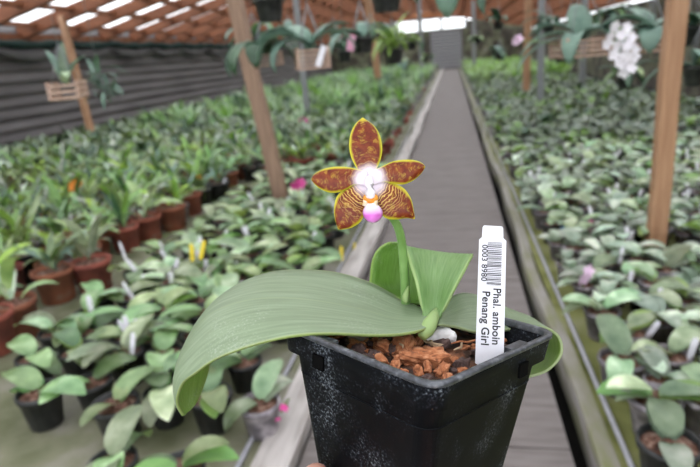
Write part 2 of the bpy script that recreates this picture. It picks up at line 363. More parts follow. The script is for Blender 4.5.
# --- near plants, each one placed and described on its own
near = [  # px, py of pot base, proto list, idx, rz, scale, label
 (48, 432, PB, 0, 2.6, 1.1, 'black-potted moth orchid with long drooping leaves at the far left of the front row'),
 (100, 418, PB, 3, 0.4, 1.0, 'small black-potted orchid seedling just right of the leftmost front-row pot'),
 (124, 446, PB, 6, 1.2, 1.12, 'moth orchid in black pot nearest the camera in the left bed, wide leaves'),
 (170, 430, PB, 2, 3.6, 1.0, 'black-potted moth orchid directly left of the tip of the big leaf'),
 (216, 436, PB, 7, 5.2, 1.05, 'dark-potted moth orchid right below the tip of the big leaf'),
 (264, 441, PS, 0, 0.2, 1.08, 'grey-potted orchid with broad bright leaves close to the held pot, by left kerb'),
]
FLOORB = (-.65, -1.75)
for px, py, pr, i, rz, s, lab in near:
    g = G(px, py-8); taken.append((g.x, g.y)); place(pr[i], 'potted_orchid', g, rz, s, label=lab, cat='potted plant', group='moth orchids in the left front rows')
for (x, y, i, rz, lab) in ((-.73, 1.12, 4, 1.0, 'moth orchid at the bottom edge, leaf tip showing left of the held pot'),
                            (-.93, 1.13, 5, 2.2, 'moth orchid at the bottom edge with one pale leaf left of the round leaf')):
    taken.append((x, y)); place(PB[i], 'potted_orchid', (x, y, 0), rz, 1.0, label=lab, cat='potted plant', group='moth orchids in the left front rows')
nearR = [(620, 398, 0, .6, 1.2, 'grey-potted seedling with spreading sage leaves beside the water pipe in the right bed'),
         (655, 352, 3, 2.0, 1.1, 'grey-potted seedling second from the water pipe, behind the spreading sage one'),
         (601, 343, 5, 4.0, 1.1, 'dark-potted seedling touching the water pipe just right of the held pot rim'),
         (652, 440, 6, 5.0, 1.2, 'seedling with a bright green arching leaf near the blue tag on the right'),
         (665, 490, 4, 1.4, 1.25, 'seedling in grey pot at the bottom right corner with blue-green leaves'),
         (705, 440, 9, .3, 1.2, 'seedling cut off by the right edge of the picture near the bottom')]
for px, py, i, rz, s, lab in nearR:
    g = G(px, py-6); taken.append((g.x, g.y)); place(PS[i], 'potted_orchid', g, rz, s, label=lab, cat='potted plant', group='seedlings at the front of the right bed')
# clay pots with leafy plants in the row towards the post
clay = [(97, 290, 0, 1.05, 'orange-brown clay pot with white-flecked mix in the clay row, left of the white label'),
        (60, 300, 1, 1.05, 'clay pot with blue-green leaves just left of the white-flecked clay pot'),
        (20, 338, 5, 1.1, 'pale clay pot at the left edge with a broad yellow-green leaf'),
        (-4, 352, 9, 1.1, 'clay pot cut off by the left edge of the picture'),
        (150, 240, 5, 1.05, 'clay pot fourth in the row, behind the white label'),
        (128, 250, 8, 1.0, 'clay pot between the white-flecked one and the middle of the row'),
        (175, 229, 4, 1.05, 'clay pot with bright orange rim in the middle of the clay row'),
        (211, 197, 0, 1.1, 'clay pot at the far end of the clay row near the weathered post'),
        (192, 214, 1, 1.0, 'clay pot with narrow leaves between the orange-rimmed pot and the row end')]
for px, py, i, s, lab in clay:
    g = G(px, py); taken.append((g.x, g.y)); place(PT[i], 'clay_potted_plant', g, px*.7, s*1.3, label=lab, cat='potted plant', group='leafy plants in the clay pot row')

def scatter(x0, x1, y0, y1, sx, sy, jit):
    pts = []; j = 0; y = y0
    while y < y1:
        x = x0+(sx/2 if j % 2 else 0)
        while x < x1:
            pts.append((x+rnd.uniform(-jit, jit), y+rnd.uniform(-jit, jit))); x += sx
        y += sy; j += 1
    return pts
# right bed seedlings
pts = [p for p in scatter(.52, 3.2, 1.2, 32.5, .142, .142, .02) if inframe((p[0], p[1], .12)) and free(p[0], p[1], .115)]
pts.sort(key=lambda p: proj((p[0], p[1], .1))[2])
R_IND = pts[:294]; R_REST = pts[294:]
for k, (x, y) in enumerate(R_IND):
    place(PS[rnd.randrange(12)], 'orchid_seedling', (x, y, 0), rnd.uniform(0, 6.28), rnd.uniform(.9, 1.2), label='sage-leaved orchid seedling in a small plastic pot among the rows of the right bed', cat='potted plant', group='orchid seedlings of the right bed')
# left bed: seedlings near the walkway, leafy plants beyond
ptsA = [p for p in scatter(-1.68, -.74, 1.5, 5.2, .17, .175, .025) if inframe((p[0], p[1], .12)) and free(p[0], p[1], .15)
        and p[1] > 1.6]
ptsA.sort(key=lambda p: proj((p[0], p[1], .1))[2])
for (x, y) in ptsA:
    place(PB[rnd.randrange(9)], 'moth_orchid', (x, y, 0), rnd.uniform(0, 6.28), rnd.uniform(.9, 1.15), label='broad-leaved moth orchid in a black pot between the clay row and the left kerb', cat='potted plant', group='moth orchids between clay row and walkway')
taken += ptsA
ptsB = [p for p in scatter(-6.62, -.78, 1.7, 33, .2, .2, .035) if inframe((p[0], p[1], .25)) and (p[0] < -2.02 or p[1] > 5.2) and free(p[0], p[1], .15)]
ptsB.sort(key=lambda p: proj((p[0], p[1], .1))[2])
for (x, y) in ptsB[:286]:
    place(PT[rnd.randrange(15)], 'leafy_orchid', (x, y, 0), rnd.uniform(0, 6.28), rnd.uniform(.9, 1.35), label='leafy green potted orchid among the dense planting of the left bed', cat='potted plant', group='leafy orchids of the left bed')

# remaining distant plants, past counting: one object per bed
def mass(pts, seed, mats, name, label, L, W, nl, h, hts, col_fn, step=1):
    R_ = random.Random(seed); V = []; F = []; MI = []; base = 0
    protos = []
    for k in range(14):
        b = MB()
        n = R_.randint(*nl)
        for i in range(n):
            az = R_.uniform(0, 6.28)
            b.grid(leaf_rows(L*R_.uniform(.6, 1.2), W*R_.uniform(.7, 1.2), R_.uniform(*h), R_.uniform(.6, 1.6), az, (0, 0, .09+R_.uniform(0, .05)), 4, 2, .25, twist=R_.uniform(-.5, .5)), 0)
        b.lathe([(.045, 0), (.06, .1), (.04, .095)], 6, 1)
        protos.append((np.array([tuple(v) for v in b.v]), np.array([list(f) for f in b.f]), np.array(b.m)))
    for (x, y) in pts:
        v, f, mi = protos[R_.randrange(14)]; a = R_.uniform(0, 6.28); s = R_.uniform(*hts); c, sn = math.cos(a), math.sin(a)
        vv = np.stack([v[:, 0]*c-v[:, 1]*sn, v[:, 0]*sn+v[:, 1]*c, v[:, 2]], 1)*s+np.array([x, y, 0])
        V.append(vv); F.append(f+base); base += len(v); lm = col_fn(R_, x, y); pm = R_.choice([len(mats)-1, len(mats)-2]); MI.append(np.where(mi == 0, lm, pm))
    V = np.concatenate(V); F = np.concatenate(F); MI = np.concatenate(MI)
    me = bpy.data.meshes.new(name); me.vertices.add(len(V)); me.vertices.foreach_set('co', V.ravel())
    me.loops.add(F.size); me.loops.foreach_set('vertex_index', F.ravel()); me.polygons.add(len(F)); me.polygons.foreach_set('loop_start', np.arange(0, F.size, 4))
    me.polygons.foreach_set('material_index', MI); me.polygons.foreach_set('use_smooth', np.ones(len(F), bool)); me.update(calc_edges=True); me.validate()
    for mm in mats: me.materials.append(M[mm])
    o = bpy.data.objects.new(name, me); COL.objects.link(o); tag(o, label=label, cat='plants', kind='stuff'); return o
def thin(pts, y0): return [p for p in pts if p[1] < y0 or rnd.random() < max(.2, y0/p[1])]
mass(thin(R_REST, 9), 5, ['leaf_grey', 'leaf_sage', 'leaf_fresh', 'leaf_dark', 'grey_plastic', 'black_plastic'], 'distant_seedlings', 'pale green seedlings filling the right bed into the distance', .12, .06, (4, 7), (.3, 1.0), (.9, 1.3), lambda R, x, y: R.choice([0, 0, 1, 1, 2, 3] if y < 14 else [1, 2, 0, 3]))
mass(thin(ptsB[286:], 9), 6, ['leaf_grey', 'leaf_sage', 'leaf_fresh', 'leaf_dark', 'terracotta', 'grey_plastic'], 'distant_orchids', 'leafy potted orchids filling the left bed into the distance', .17, .05, (8, 14), (.6, 1.4), (1.0, 1.5), lambda R, x, y: R.choice([0, 0, 1, 1, 2, 3, 3]))
# ferny growth along the foot of the right wall and far end
fp = [(rnd.uniform(.6, 3.4), rnd.uniform(17, 32.5)) for _ in range(360)]
fl_ = [(rnd.uniform(-5.5, -.95), rnd.uniform(8.5, 32.5)) for _ in range(520)]
mass(fl_, 9, ['leaf_mid', 'leaf_sage', 'leaf_fresh', 'leaf_dark', 'terracotta', 'black_plastic'], 'tall_foliage', 'taller narrow-leaved plants rising from the distant left bed', .42, .035, (9, 15), (.9, 1.5), (.8, 1.35), lambda R, x, y: R.choice([0, 1, 1, 2, 3]))
mass(fp, 8, ['leaf_fresh', 'leaf_sage', 'leaf_dark', 'black_plastic', 'black_plastic'], 'grassy_foliage', 'tall grassy green foliage at the far end and wall side of the right bed', .4, .03, (12, 18), (.9, 1.5), (.8, 1.3), lambda R, x, y: R.choice([0, 0, 1, 2]))

# ---------------------------------------------------------------- hanging baskets and flowers
def slat_basket(bp, wx, wy, h, n=4, parent=None, rz=0):
    b = MB(); t = h/(n*2-1)
    for k in range(n):
        z = t*(2*k+.5)
        if True:
            b.box((0, -wy/2, z), (wx*1.08, t, t*.8)); b.box((0, wy/2, z), (wx*1.08, t, t*.8))
        if k < n: b.box((-wx/2, 0, z+t*.9), (t, wy*1.08, t)); b.box((wx/2, 0, z+t*.9), (t, wy*1.08, t))
    for k in range(5): b.box((-wx/2+wx*(k+.5)/5, 0, t*.3), (wx*.09, wy, t*.6))
    return b
def hanging(px, py, d, wx, h, leaves, label, rz=0, n=4, name='hanging_basket', pot=None, mats=('leaf_teal',)):
    c = P(px, py, d); r = empty(name, c, rz, label=label, cat='hanging plant')
    if pot: pb = pot_mb(wx/2, h); pb.build('pot', pot, r)
    else: slat_basket(None, wx, wx, h, n).build('basket', 'slat_wood', r, False)
    topz = roofz(c.x)-c.z-.05
    b = MB()
    for sx, sy in ((-1, -1), (1, -1), (1, 1), (-1, 1)): b.tube([(sx*wx*.42, sy*wx*.42, h*.9), (0, 0, h+wx*1.4)], .003, 4)
    b.tube([(0, 0, h+wx*1.4), (0, 0, topz)], .003, 4); b.build('hanger', 'grey_metal', r)
    R_ = random.Random(int(px*7+py))
    for (az, el, L, W, dr) in leaves:
        b = MB(); b.grid(leaf_rows(L, W, el, dr, az-rz, (0, 0, h*.9), 8, 4, .25)); solid(b.build('leaf', R_.choice(mats), r), .003)
    return r
PI = math.pi
# basket on the far left
hanging(70, 99, 4.2, .2, .11, [(PI*.9, 1.3, .3, .08, .6), (PI*.6, 1.45, .33, .07, .5), (0.1, 1.2, .28, .07, .9), (-.9, 1.0, .3, .07, 1.9), (2.5, 1.2, .24, .07, 1.4)], 'pale slatted wooden basket with upright leaves in front of the left wall post', .3, 3, mats=('leaf_teal', 'leaf_sage'))
b = MB(); R_ = random.Random(3)
q = P(104, 100, 4.6)
r = hanging(104, 100, 4.6, .1, .08, [], 'small hanging pot with feathery grey-green foliage right of the far left basket', name='hanging_plant', pot='grey_plastic')
for k in range(46):
    az = R_.uniform(0, 6.28); b.grid(leaf_rows(R_.uniform(.08, .2), .03, R_.uniform(-.6, 1.5), R_.uniform(.5, 1.5), az, (R_.uniform(-.08, .08), R_.uniform(-.08, .08), R_.uniform(.0, .25)), 4, 2))
b.build('foliage', 'leaf_teal', r)
# large slatted basket left of the flower
hanging(313, 69, 3.2, .17, .105, [(PI*.95, 1.1, .5, .15, 2.9), (PI*1.05, 1.0, .42, .15, 2.6), (PI*1.2, .9, .36, .14, 3.0), (PI*.8, 1.1, .36, .13, 1.6), (.1, 1.1, .34, .13, 2.6), (.5, 1.2, .3, .12, 1.6)], 'large slatted wooden basket with broad drooping blue-green leaves and a white tag', .35, 5, mats=('leaf_teal', 'leaf_teal'))
hanging(268, 66, 3.4, .17, .07, [(PI, .8, .38, .13, 2.8), (PI*1.3, .9, .38, .13, 3.0), (1.2, .9, .3, .13, 2), (PI*1.5, 1.0, .34, .14, 3.0), (-.4, 1.0, .34, .14, 3.0)], 'smaller slatted basket half hidden by drooping leaves beside the weathered post', .2, 4, mats=('leaf_dark', 'leaf_teal'))
b = MB(); b.box((0, 0, 0), (.03, .003, .11)); o = b.build('basket_tag', 'white_label', None, False, label='white tag hanging slanted on the front of the large slatted basket', cat='label'); o.location = P(321, 56, 3.02); o.rotation_euler = (0, .4, .2)
hanging(363, 53, 3.8, .16, .1, [(PI, .9, .26, .1, 1.8), (PI*1.2, .7, .32, .12, 2.4), (PI*.5, 1.1, .25, .08, 1.4), (.4, .8, .22, .07, 1.5)], 'black hanging pot with a pink tag and pale leaves above the flower', 0, pot='black_plastic', name='hanging_pot', mats=('leaf_sage', 'leaf_teal'))
b = MB(); b.box((0, 0, 0), (.05, .003, .1)); o = b.build('pot_tag', flat('pink_label', (.7, .35, .5)), None, False, label='pink tag on the side of the black hanging pot', cat='label'); o.location = P(351, 43, 3.68); o.rotation_euler = (0, .2, 0)
r = hanging(394, 64, 5.0, .17, .13, [], 'dark hanging pot with bright grassy leaves left of the bright windows', pot='black_plastic', name='hanging_pot')
b = MB()
for k in range(40):
    az = R_.uniform(0, 6.28); b.grid(leaf_rows(R_.uniform(.2, .42), .05, R_.uniform(.5, 1.5), R_.uniform(.8, 2.6), az, (0, 0, .12), 6, 2))
b.build('foliage', 'leaf_fresh', r)
# pots overhead seen from below
hanging(387, 12, 2.6, .15, .1, [(0, .5, .12, .05, 1), (3, .6, .12, .05, 1)], 'dark round hanging pot at the top edge above the flower', 0, pot='black_plastic', name='hanging_pot', mats=('leaf_dark',))
hanging(271, 22, 2.6, .14, .1, [(0, .5, .12, .05, 1), (3, .6, .12, .05, 1)], 'dark round hanging pot at the top edge near the weathered post', 0, pot='black_plastic', name='hanging_pot', mats=('leaf_dark',))
def hang_leaf(px, py, d, leaves, label, mats=('leaf_teal',)):
    return hanging(px, py, d, .12, .08, leaves, label, 0, pot='black_plastic', name='hanging_pot', mats=mats)
hang_leaf(447, -14, 1.9, [(-PI/2, .2, .3, .11, 2.6), (PI*1.1, .2, .2, .1, 2.4), (-.2, .2, .2, .1, 2.4)], 'hanging plant with one long grey-green leaf pointing down over the bright windows')
hang_leaf(515, -14, 2.0, [(PI*1.2, .1, .26, .07, 2.2), (PI*1.05, -.1, .2, .06, 1.5), (0, .2, .16, .06, 1.8)], 'hanging plant with dark blue-green leaves at the top edge by the slim tan post')
# right group
hanging(580, 57, 3.4, .26, .1, [(PI, .6, .42, .11, 1.9), (PI*1.05, .3, .46, .08, 1.6), (PI*.9, 1.0, .36, .12, 1.9), (-.5, .9, .3, .17, 3.0), (.2, .9, .28, .15, 1.8), (PI*1.35, .7, .34, .11, 2.8), (PI*.5, 1.2, .3, .14, .8)], 'reddish slatted basket with grey-green leaves left of the white flowers', .2, 4, mats=('leaf_teal',))
hanging(650, 52, 3.3, .15, .11, [(PI*.98, 1.0, .3, .16, 1.6), (PI*1.1, .8, .3, .16, 2.8), (-PI*.6, .6, .26, .13, 2.6), (PI*.7, 1.2, .26, .14, 1.2), (PI*.95, .2, .26, .14, 1.8)], 'slatted basket with large dark leaves between white flowers and the near right post', .2, 4, mats=('leaf_teal',))
HB = [(256, 50, 5.5), (345, 62, 6.5), (372, 40, 7.5), (335, 40, 9), (412, 50, 9), (405, 70, 12), (425, 62, 15), (290, 42, 8), (478, 44, 14), (498, 30, 9), (500, 60, 10), (548, 34, 7), (560, 62, 8), (610, 24, 7), (625, 88, 5.5), (690, 46, 3.6), (696, 86, 3.4)]
LB = ['dark hanging pot of broad leaves just right of the weathered post', 'hanging pot of drooping leaves directly above the flower tip', 'hanging pot with dark leaves behind the black pot with the pink tag', 'distant hanging pot between the grey post and the black pot',
      'hanging pot low left of the bright windows', 'small hanging pot below the left bright window', 'farthest hanging pot, in front of the grey louvred door side', 'hanging pot above the large slatted basket', 'distant hanging pot right of the bright windows',
      'hanging pot near the roof left of the slim tan post', 'hanging pot below the pink bud', 'hanging pot near the roof right of the slim tan post', 'hanging pot below the reddish slatted basket', 'hanging pot above the white flower cluster', 'hanging pot beneath the white flower cluster by the wall',
      'hanging pot at the upper right edge of the picture', 'hanging pot at the right edge with leaves hanging low']
for k, ((px, py, d), lb) in enumerate(zip(HB, LB)):
    R2 = random.Random(k+50)
    hanging(px, py, d, .16, .12, [(R2.uniform(0, 6.28), R2.uniform(.3, 1.3), R2.uniform(.22, .42), R2.uniform(.07, .13), R2.uniform(1.4, 2.9)) for _ in range(9)], lb, 0, pot='black_plastic', name='hanging_pot', mats=R2.choice([('leaf_teal', 'leaf_dark'), ('leaf_mid', 'leaf_dark'), ('leaf_teal', 'leaf_mid')]))
# white flower spray
def bloom(c, r, mat, parent=None, n=5, seed=0):
    b = MB(); R2 = random.Random(seed); nrm = Matrix.Rotation(R2.uniform(-.5, .5), 3, 'X')@Matrix.Rotation(R2.uniform(-.5, .5), 3, 'Z')
    for k in range(n):
        a = 2*PI*k/n+R2.uniform(-.1, .1); rows = []
        for i in range(5):
            t = i/4; wd = r*.42*math.sin(PI*(.12+.8*t))
            rows.append([c+nrm@Vector(((t*r)*math.cos(a)-s*wd*math.sin(a), -r*.25*t*t, (t*r)*math.sin(a)+s*wd*math.cos(a))) for s in (-1, 0, 1)])
        b.grid(rows)
    b.lathe([(.001, -r*.1), (r*.14, 0), (.001, r*.2)], 8)
    vs = b.v[-24:]; b.v[-24:] = [tuple(c+Vector((v[0], v[2]-r*.1, v[1]))) for v in vs]
    return b.build('bloom', mat, parent)
def spray(px, py, d, spots, r, mat, label, name='flower_spray'):
    c = P(px, py, d); e = empty(name, c, 0, label=label, cat='flowers')
    pts = []
    for i, (dx, dy) in enumerate(spots):
        v = P(px+dx, py+dy, d)-c; v += Vector((0, rnd.uniform(-.03, .03), 0)); pts.append(v); bloom(v+Vector((0, -.02, 0)), r, mat, e, seed=i)
    b = MB(); g0 = Vector((pts[0].x, pts[0].y+.01, .1-c.z)) if name == 'flower' else (P(645, 46, 3.3) if name == 'flower_spray' else P(570, 46, 3.4))-c
    b.tube([g0, g0.lerp(pts[0], .6)+Vector((.01, .02, .01))]+[p+Vector((0, .01, 0)) for p in pts], .003, 5); b.build('stem', 'leaf_fresh', e)
    return e
spray(620, 48, 3.1, [(-5, -22), (5, -20), (-12, -12), (-1, -13), (9, -10), (-15, -4), (-5, -3), (6, -2), (15, 1), (-8, 7), (3, 7), (13, 9), (5, 17), (-2, 15), (10, 20), (4, 25)], .033, 'white_flower', 'hanging cluster of white orchid flowers left of the near right post')
spray(515, 41, 3.3, [(0, 0), (3, -2)], .028, 'lilac_flower', 'single pale pink bud beside the slim tan post', 'hanging_bud')
FL = [(297, 184, .3, 'pink_flower', .04, [(0, 0), (4, -1)], 'bright magenta flower low beside the foot of the weathered post'),
      (291, 88, .3, 'pink_flower', .05, [(0, 0), (2, 1)], 'small purple-pink flower right of the weathered post, below the large basket'),
      (302, 119, .3, 'pink_flower', .05, [(0, 0), (4, 2), (-3, 3)], 'pink flower right of the weathered post at mid height'),
      (322, 80, .3, 'lilac_flower', .045, [(0, 0)], 'pale peach flower under the large slatted basket'),
      (77, 183, .3, 'orange_flower', .05, [(0, 0), (1, 3)], 'orange flower among the leaves of the left bed'),
      (582, 273, .16, 'lilac_flower', .028, [(0, 0), (6, -2), (1, 6)], 'lilac-white flower in the right bed beside the kerb'),
      (590, 222, .15, 'pink_flower', .02, [(0, 0)], 'small red-pink flower in the right bed behind the lilac one'),
      (284, 404, .12, 'pink_flower', .011, [(0, 0), (1, 5), (-3, 8), (2, -3)], 'tiny pink and yellow flowers on the grey-potted orchid by the left kerb'),
      (200, 176, .3, 'orange_flower', .02, [(0, 0)], 'tiny yellow-orange flower in front of the clay row end')]
for px, py, z, mt, rr, sp, lab in FL:
    g = G(px, py, z); spray(px, py, proj(g)[2], sp, rr, mt, lab, 'flower')
# labels stuck in pots
def stake(px, py, z, mat, wd, h, label, name='plant_label', tilt=.2, grp=None):
    g = G(px, py, z) if not isinstance(px, tuple) else Vector(px)
    b = MB(); hw = wd/2
    b.add([(-hw, -.0006, .02), (-hw, -.0006, h*.86), (-hw*.6, -.0006, h), (hw*.6, -.0006, h), (hw, -.0006, h*.86), (hw, -.0006, .02), (0, -.0006, 0),
           (-hw, .0006, .02), (-hw, .0006, h*.86), (-hw*.6, .0006, h), (hw*.6, .0006, h), (hw, .0006, h*.86), (hw, .0006, .02), (0, .0006, 0)],
          [(0, 6, 5, 4, 3, 2, 1), (7, 8, 9, 10, 11, 12, 13)]+[(i, (i+1) % 7, (i+1) % 7+7, i+7) for i in range(7)])
    o = b.build(name, mat, None, False, label=label, cat='label', group=grp); o.location = g; o.rotation_euler = (rnd.uniform(-.3, .1), tilt, rnd.uniform(-.4, .4)); return o
stake(129, 268, .12, 'white_label', .022, .15, 'white plant label leaning in the gap right of the white-flecked clay pot', tilt=-.35)
stake(193, 266, .12, 'yellow_label', .022, .12, 'left one of two yellow labels in the left bed', tilt=.05)
stake(200, 262, .14, 'yellow_label', .022, .12, 'right one of two yellow labels in the left bed', tilt=.3)
stake(342, 262, .02, 'yellow_label', .018, .09, 'upright yellow label just left of the flower stem beside the kerb', tilt=.05)
stake(354, 250, .02, 'yellow_label', .014, .05, 'small yellow label between the flower and the left kerb', tilt=.2)
stake(566, 232, .1, 'blue_label', .06, .03, 'blue label in the right bed behind the lilac flower', tilt=.1)
stake(624, 352, .12, 'blue_label', .03, .04, 'small blue label on the seedling near the right edge', tilt=.1)
stake(662, 268, .06, flat('peach_label', (.62, .42, .36)), .09, .06, 'peach-coloured card lying by the near right post', tilt=.2)
for k in range(110):
    x, y = R_IND[rnd.randrange(len(R_IND))]
    stake((x+.045, y-.02, .09), 0, 0, 'white_label', .02, rnd.uniform(.06, .1), 'white plant label standing in a pot of the right bed', tilt=rnd.uniform(-.5, .5), grp='white labels in the right bed')
for k in range(90):
    x, y = (ptsA+ptsB[:140])[rnd.randrange(len(ptsA)+120)]
    stake((x+.04, y-.03, .1), 0, 0, 'white_label', .022, rnd.uniform(.07, .12), 'white plant label standing in a pot of the left bed', tilt=rnd.uniform(-.5, .5), grp='white labels in the left bed')

# ================================================================= FOREGROUND: the held pot with its orchid
def cr(a, b, c, d, t): return .5*((2*b)+(c-a)*t+(2*a-5*b+4*c-d)*t*t+(3*b-a-3*c+d)*t**3)
def spline(pts, n):
    pts = [np.array(p, float) for p in pts]; q = [2*pts[0]-pts[1]]+pts+[2*pts[-1]-pts[-2]]; out = []
    for i in range(len(pts)-1):
        for k in range(n): out.append(cr(q[i], q[i+1], q[i+2], q[i+3], k/n))
    out.append(pts[-1]); return out
def uvmesh(rows, name, mats, parent, org, th, rim=None, offset=0, bump=None, **t):
    nu, nv = len(rows), len(rows[0]); vs = [tuple(Vector(p)-org) for r in rows for p in r]
    fs = [(i*nv+j, i*nv+j+1, (i+1)*nv+j+1, (i+1)*nv+j) for i in range(nu-1) for j in range(nv-1)]
    me = bpy.data.meshes.new(name); me.from_pydata(vs, [], fs); uv = me.uv_layers.new(name='UVMap')
    for p in me.polygons:
        p.use_smooth = True
        for li in p.loop_indices:
            vi = me.loops[li].vertex_index; uv.data[li].uv = ((vi//nv)/(nu-1), (vi % nv)/(nv-1))
    me.materials.append(mats); o = bpy.data.objects.new(name, me); COL.objects.link(o)
    if parent is not None: o.parent = parent
    md = o.modifiers.new('solid', 'SOLIDIFY'); md.thickness = th; md.offset = offset
    return tag(o, **t)
def leaf_material(name, dark, mid, pale, edge, transl):
    m, nt, b = newmat(name); L = nt.links.new; N = nt.nodes.new
    uv = N('ShaderNodeUVMap'); sp = N('ShaderNodeSeparateXYZ'); L(uv.outputs[0], sp.inputs[0])
    mp = N('ShaderNodeMapping'); mp.inputs['Scale'].default_value = (1.6, 8, 1); L(uv.outputs[0], mp.inputs[0])
    n = N('ShaderNodeTexNoise'); n.inputs['Scale'].default_value = 4; n.inputs['Detail'].default_value = 8; L(mp.outputs[0], n.inputs['Vector'])
    r = ramp(nt, [(.32, dark), (.52, mid), (.72, pale)]); L(n.outputs[0], r.inputs[0])
    # pale margin and midrib
    a = N('ShaderNodeMath'); a.operation = 'SUBTRACT'; a.inputs[1].default_value = .5; L(sp.outputs[1], a.inputs[0])
    ab = N('ShaderNodeMath'); ab.operation = 'ABSOLUTE'; L(a.outputs[0], ab.inputs[0])
    er = ramp(nt, [(0, (.3, .3, .3)), (.012, (.0, .0, .0)), (.484, (0, 0, 0)), (.494, (.8, .8, .8))]); L(ab.outputs[0], er.inputs[0])
    mx = N('ShaderNodeMixRGB'); mx.inputs[2].default_value = (*edge, 1); L(er.outputs[0], mx.inputs[0]); L(r.outputs[0], mx.inputs[1])
    # dusty flecks
    tc = N('ShaderNodeTexCoord'); v = N('ShaderNodeTexNoise'); v.inputs['Scale'].default_value = 900; v.inputs['Detail'].default_value = 3; L(tc.outputs['Object'], v.inputs['Vector'])
    v2 = N('ShaderNodeTexNoise'); v2.inputs['Scale'].default_value = 25; L(tc.outputs['Object'], v2.inputs['Vector'])
    ml = N('ShaderNodeMath'); ml.operation = 'MULTIPLY'; L(v.outputs[0], ml.inputs[0]); L(v2.outputs[0], ml.inputs[1])
    vr = ramp(nt, [(.31, (0, 0, 0)), (.46, (.3, .3, .3))]); L(ml.outputs[0], vr.inputs[0])
    m2 = N('ShaderNodeMixRGB'); m2.inputs[2].default_value = (.62, .66, .58, 1); L(vr.outputs[0], m2.inputs[0]); L(mx.outputs[0], m2.inputs[1])
    col = m2.outputs[0]
    L(col, b.inputs['Base Color']); b.inputs['Roughness'].default_value = .42; b.inputs['Specular IOR Level'].default_value = .45
    bp = N('ShaderNodeBump'); bp.inputs['Strength'].default_value = .12; bp.inputs['Distance'].default_value = .0006; L(n.outputs[0], bp.inputs['Height']); L(bp.outputs[0], b.inputs['Normal'])
    t = N('ShaderNodeBsdfTranslucent'); t.inputs[0].default_value = (.35, .62, .1, 1); ms = N('ShaderNodeMixShader'); ms.inputs[0].default_value = transl
    L(b.outputs[0], ms.inputs[1]); L(t.outputs[0], ms.inputs[2]); L(ms.outputs[0], nt.nodes['Material Output'].inputs[0]); return m
MLsage = leaf_material('big_leaf', (.18, .24, .145), (.225, .295, .18), (.28, .355, .23), (.34, .42, .2), .1)
MLunder = leaf_material('leaf_underside', (.16, .27, .05), (.22, .36, .07), (.28, .43, .11), (.34, .42, .15), .25)
MLfresh = leaf_material('young_leaf', (.16, .3, .1), (.24, .4, .15), (.32, .48, .22), (.45, .6, .25), .3)
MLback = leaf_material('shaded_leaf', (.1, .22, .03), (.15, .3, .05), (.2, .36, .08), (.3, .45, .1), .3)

# pot frame from the fitted pose of its square rim
pc = Vector((-.0192, .2477, .9731))+Vector(RM[:, 0])*-.0012; ax, ay, az_ = -.1445, .112, .1513
PR = Matrix.Rotation(az_, 3, 'Z')@Matrix.Rotation(ay, 3, 'Y')@Matrix.Rotation(ax, 3, 'X')@Matrix.Rotation(math.radians(45), 3, 'Z')
S = .0965; HP = .088; TB = .735
def W_(x, y, z): return pc+PR@Vector((x, y, z))       # pot-local (rim plane z=0) to world
ORG = W_(0, 0, -HP)
root = empty('potted_orchid', ORG, 0, label='flowering orchid with yellow-edged red-brown flower in the square black pot held up in front', cat='potted plant')
def sqring(half, rad, z, n=6):
    out = []
    for q in range(4):
        cx, cy = [(1, 1), (-1, 1), (-1, -1), (1, -1)][q]; a0 = q*PI/2
        for k in range(n+1):
            a = a0+PI/2*k/n; out.append(W_(cx*(half-rad)+rad*math.cos(a), cy*(half-rad)+rad*math.sin(a), z)-ORG)
    return out
H2 = S/2
def hs(z): return (H2-.0035)*(1+(TB-1)*(-z)/HP)
m, nt, bs = newmat('pot_black'); L = nt.links.new; N = nt.nodes.new
tc = N('ShaderNodeTexCoord')
n1 = N('ShaderNodeTexNoise'); n1.inputs['Scale'].default_value = 900; n1.inputs['Detail'].default_value = 3
n2 = N('ShaderNodeTexNoise'); n2.inputs['Scale'].default_value = 45; n2.inputs['Detail'].default_value = 5
L(tc.outputs['Object'], n1.inputs['Vector']); L(tc.outputs['Object'], n2.inputs['Vector'])
mu = N('ShaderNodeMath'); mu.operation = 'MULTIPLY'; L(n1.outputs[0], mu.inputs[0]); L(n2.outputs[0], mu.inputs[1])
r1 = ramp(nt, [(.25, (.004, .0046, .006)), (.31, (.011, .0125, .017)), (.36, (.035, .04, .05)), (.43, (.16, .18, .2))]); L(mu.outputs[0], r1.inputs[0]); L(r1.outputs[0], bs.inputs['Base Color'])
bs.inputs['Roughness'].default_value = .5; bs.inputs['Specular IOR Level'].default_value = .06
MPOT = m
m, nt, bs = newmat('pot_rim_black'); L = nt.links.new; N = nt.nodes.new
tc = N('ShaderNodeTexCoord'); n1 = N('ShaderNodeTexNoise'); n1.inputs['Scale'].default_value = 300; n1.inputs['Detail'].default_value = 5
L(tc.outputs['Object'], n1.inputs['Vector']); r1 = ramp(nt, [(.35, (.025, .027, .032)), (.56, (.06, .065, .078)), (.75, (.16, .17, .19))]); L(n1.outputs[0], r1.inputs[0]); L(r1.outputs[0], bs.inputs['Base Color']); bs.inputs['Roughness'].default_value = .33
MRIM = m
b = MB()
b.loft([sqring(hs(-HP)-.003, .006, -HP+.001), sqring(hs(-HP), .007, -HP+.003), sqring(hs(-.0135), .008, -.0135), sqring(H2-.0018, .0085, -.0128), sqring(H2-.0004, .009, -.003),
        sqring(H2-.0003, .009, -.002), sqring(H2-.0026, .0075, -.0022), sqring(hs(-.02)-.0022, .008, -.02), sqring(hs(-.05)-.002, .008, -.05)], 0, True)
b.build('pot', MPOT, root)
